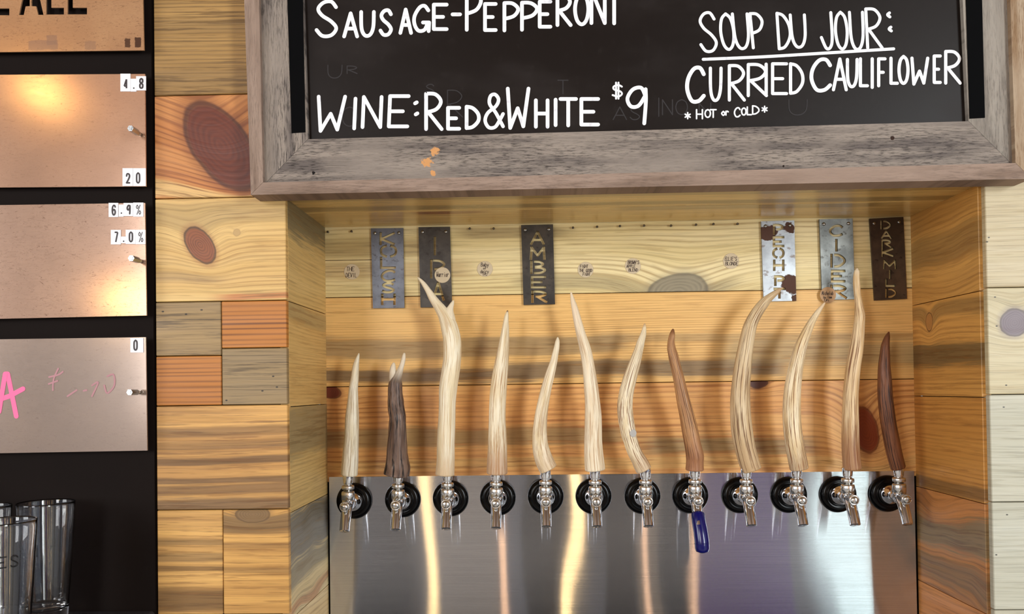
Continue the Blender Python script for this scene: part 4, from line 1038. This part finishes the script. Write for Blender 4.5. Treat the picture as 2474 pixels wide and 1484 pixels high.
# pink chalk on the lowest panel
pink = plain('pink_chalk', (255, 110, 160), .6)
fpink = plain('smeared_pink', (176, 122, 128), .5)
z2 = ((0, 450), 2.6986)
b = MB()
for P in ([(-6, 1470), (34, 1225), (50, 1225), (106, 1500)], [(-30, 1400), (60, 1370), (150, 1322)]):
    ribbon(b, 'l', [(lambda v: (v.x, v.z))(px(p[0] / 2.6986, 450 + p[1] / 2.6986, YM - .0004)) for p in P], .0085, YM - .0004)
b.build('chalk_letter', pink, pan[3])
b = MB()
for P in ([(320, 1245), (380, 1230), (410, 1210)], [(345, 1330), (350, 1260), (380, 1190)], [(318, 1290), (375, 1270)], [(600, 1300), (640, 1280), (600, 1370)], [(700, 1240), (740, 1230), (745, 1300), (700, 1350), (680, 1300)], [(440, 1370), (500, 1330)], [(545, 1335), (565, 1330)]):
    ribbon(b, 's', [(lambda v: (v.x, v.z))(px(p[0] / 2.6986, 450 + p[1] / 2.6986, YM - .0004)) for p in P], .003, YM - .0004)
b.build('smeared_chalk', fpink, pan[3])
# white number tiles
tile = plain('white_tile', (236, 234, 238), .4); dig = plain('black_digit', (34, 20, 24), .5)
tiles = [('4', 291.6, 178.7, 315.8, 221.5, 'white number tile 4, first of the row reading 4.8'), ('.', 316.5, 191, 330, 222, 'narrow white tile with decimal point between tiles 4 and 8'), ('8', 329.6, 184.7, 353.3, 219, 'white number tile 8 at the end of the row reading 4.8'),
 ('2', 297, 407, 322, 450, 'white number tile 2 at the panel corner beside a tile 0'), ('0', 322.5, 407, 352.7, 450, 'white number tile 0 right after a tile 2'),
 ('6', 263.5, 490.8, 286.4, 525, 'white number tile 6, first of the row reading 6.9%'), ('.', 287.6, 495, 299, 524, 'narrow white tile with decimal point between tiles 6 and 9'), ('9', 299.4, 491, 322, 522.6, 'white number tile 9 in the row reading 6.9%'), ('%', 322.4, 490, 347, 524, 'white percent tile ending the row 6.9%'),
 ('7', 268.7, 556, 292.7, 591, 'white number tile 7, first of the row reading 7.0%'), ('.', 293, 572, 304.3, 588, 'small white tile with decimal point between tiles 7 and 0'), ('0', 304.6, 555.6, 328, 590, 'white number tile 0 in the row reading 7.0%'), ('%', 328.2, 555.6, 352, 590.5, 'white percent tile ending the row 7.0%'),
 ('0', 316, 817, 347, 852, 'white number tile 0 alone at the top of the lowest panel')]
for i, (ch, x0_, y0_, x1_, y1_, lab) in enumerate(tiles):
    Y0 = YM - .0012 - .0003 * (i % 2)
    e = empty('number_tile', px((x0_ + x1_) / 2, y1_, YM), lab, 'number tile', 'white number tiles on the menu panels')
    b = MB(); b.prism(pxq([(x0_, y1_), (x1_, y1_), (x1_, y0_), (x0_, y0_)], YM), Y0, YM - .0001); b.build('tile_face', tile, e)
    b = MB(); xc, h_ = (x0_ + x1_) / 2, y1_ - y0_
    if ch == '.': write(b, [('.', xc - 1.5, y1_ - 10, xc + 1.5, y1_ - 9)] if h_ > 20 else [('.', xc - 1.5, y1_ - 6, xc + 1.5, y1_ - 5)], (0, 0), 1, 3.4, Y0 - .0002)
    else:
        hw = 5.4 if ch == '%' else 3.6
        top = y0_ + (13 if ch in '42' and h_ > 40 else 11 if h_ > 40 else 5.5)
        if ch == '0' and i == 4: xc -= 4
        if ch == '0' and i == 13: xc -= 4
        write(b, [(ch, xc - hw, top, xc + hw, y1_ - (8 if h_ > 40 else 6))], (0, 0), 1, 1.7 if ch == '%' else 3.9, Y0 - .0002, square=(ch in '47'))
    b.build('digit', dig, e)

# ------------------------------------------------------------------ counter and pint glasses
ZC = px(250, 1476, -.004).z
mb = MB(); mb.box(-1.3, px(376, 1478, -.004).x, -.42, -.004, ZC - .04, ZC, 0, .004)
g = G('rubber_mat'); X, Y, Z = g.xyz()
nn = g.noise(X * 260, Y * 260, 0, 2)
g.bump(nn, .6, .002)
tag(mb.build('bar_counter', g.out(Base_Color=g.mix(lin((22, 20, 24)), lin((52, 50, 54)), nn), Roughness=.7)), 'dark counter top under the pint glasses in the corner', 'counter')
g = G('clear_glass')
glassm = g.out(Base_Color=(1, 1, 1), Roughness=0.0, IOR=1.48, Transmission_Weight=1.0)
b = MB()
H = .200
prof = [(.001, .004), (.026, .003), (.030, 0), (.0325, .004), (.034, .03), (.0395, .11), (.0443, H - .004), (.0447, H - .001), (.0440, H), (.0433, H - .002), (.0428, H - .01), (.0378, .11), (.0318, .03), (.0306, .024), (.027, .021), (.001, .020)]
b.lathe(prof, 'z', (0, 0, 0), 56, cap=True)
gm = b.mesh('glass_wall', glassm)
def gtext(s, h, hz, a0, step, parent):
    b = MB()
    for i, ch in enumerate(s):
        for kind, P in strokes(ch, 0, 0, 1, 1):
            Q = spline([(float(p[0]), float(p[1])) for p in P], 6) if kind == 's' else [tuple(P[j][k_] + (P[j + 1][k_] - P[j][k_]) * t / 5. for k_ in (0, 1)) for j in range(len(P) - 1) for t in range(6)]
            pts = []
            for (u_, v_) in Q:
                z = hz + (1 - v_) * h; r = .034 + (z - .03) * (.0395 - .034) / .08 + .0004
                a = a0 + (i + u_ * .7) * step
                pts.append(Vector((math.sin(a) * r, -math.cos(a) * r, z)))
            b.tube(pts, .0010 if h > .008 else .0004, 6)
    return link('printed_letters', b.mesh('printed_letters', plain('black_print', (8, 8, 10), .5)), parent)
for i, (gx, gy, Y, lab) in enumerate(((111, 1213, -.070, 'clear empty pint glass standing apart nearest the planked column'), (6, 1248, -.268, 'clear empty pint glass standing in front of the other two'), (-46, 1222, -.112, 'clear empty pint glass behind the front one, cut by the picture edge'))):
    p = px(gx, gy, Y); p.z = ZC + .0005
    e = empty('pint_glass', p, lab, 'glass', 'pint glasses on the counter')
    link('glass_body', gm, e)
    if i == 0: gtext('ELI', .015, .116, -.5, .30, e)
    if i == 1: gtext('IES', .015, .139, .12, .34, e)
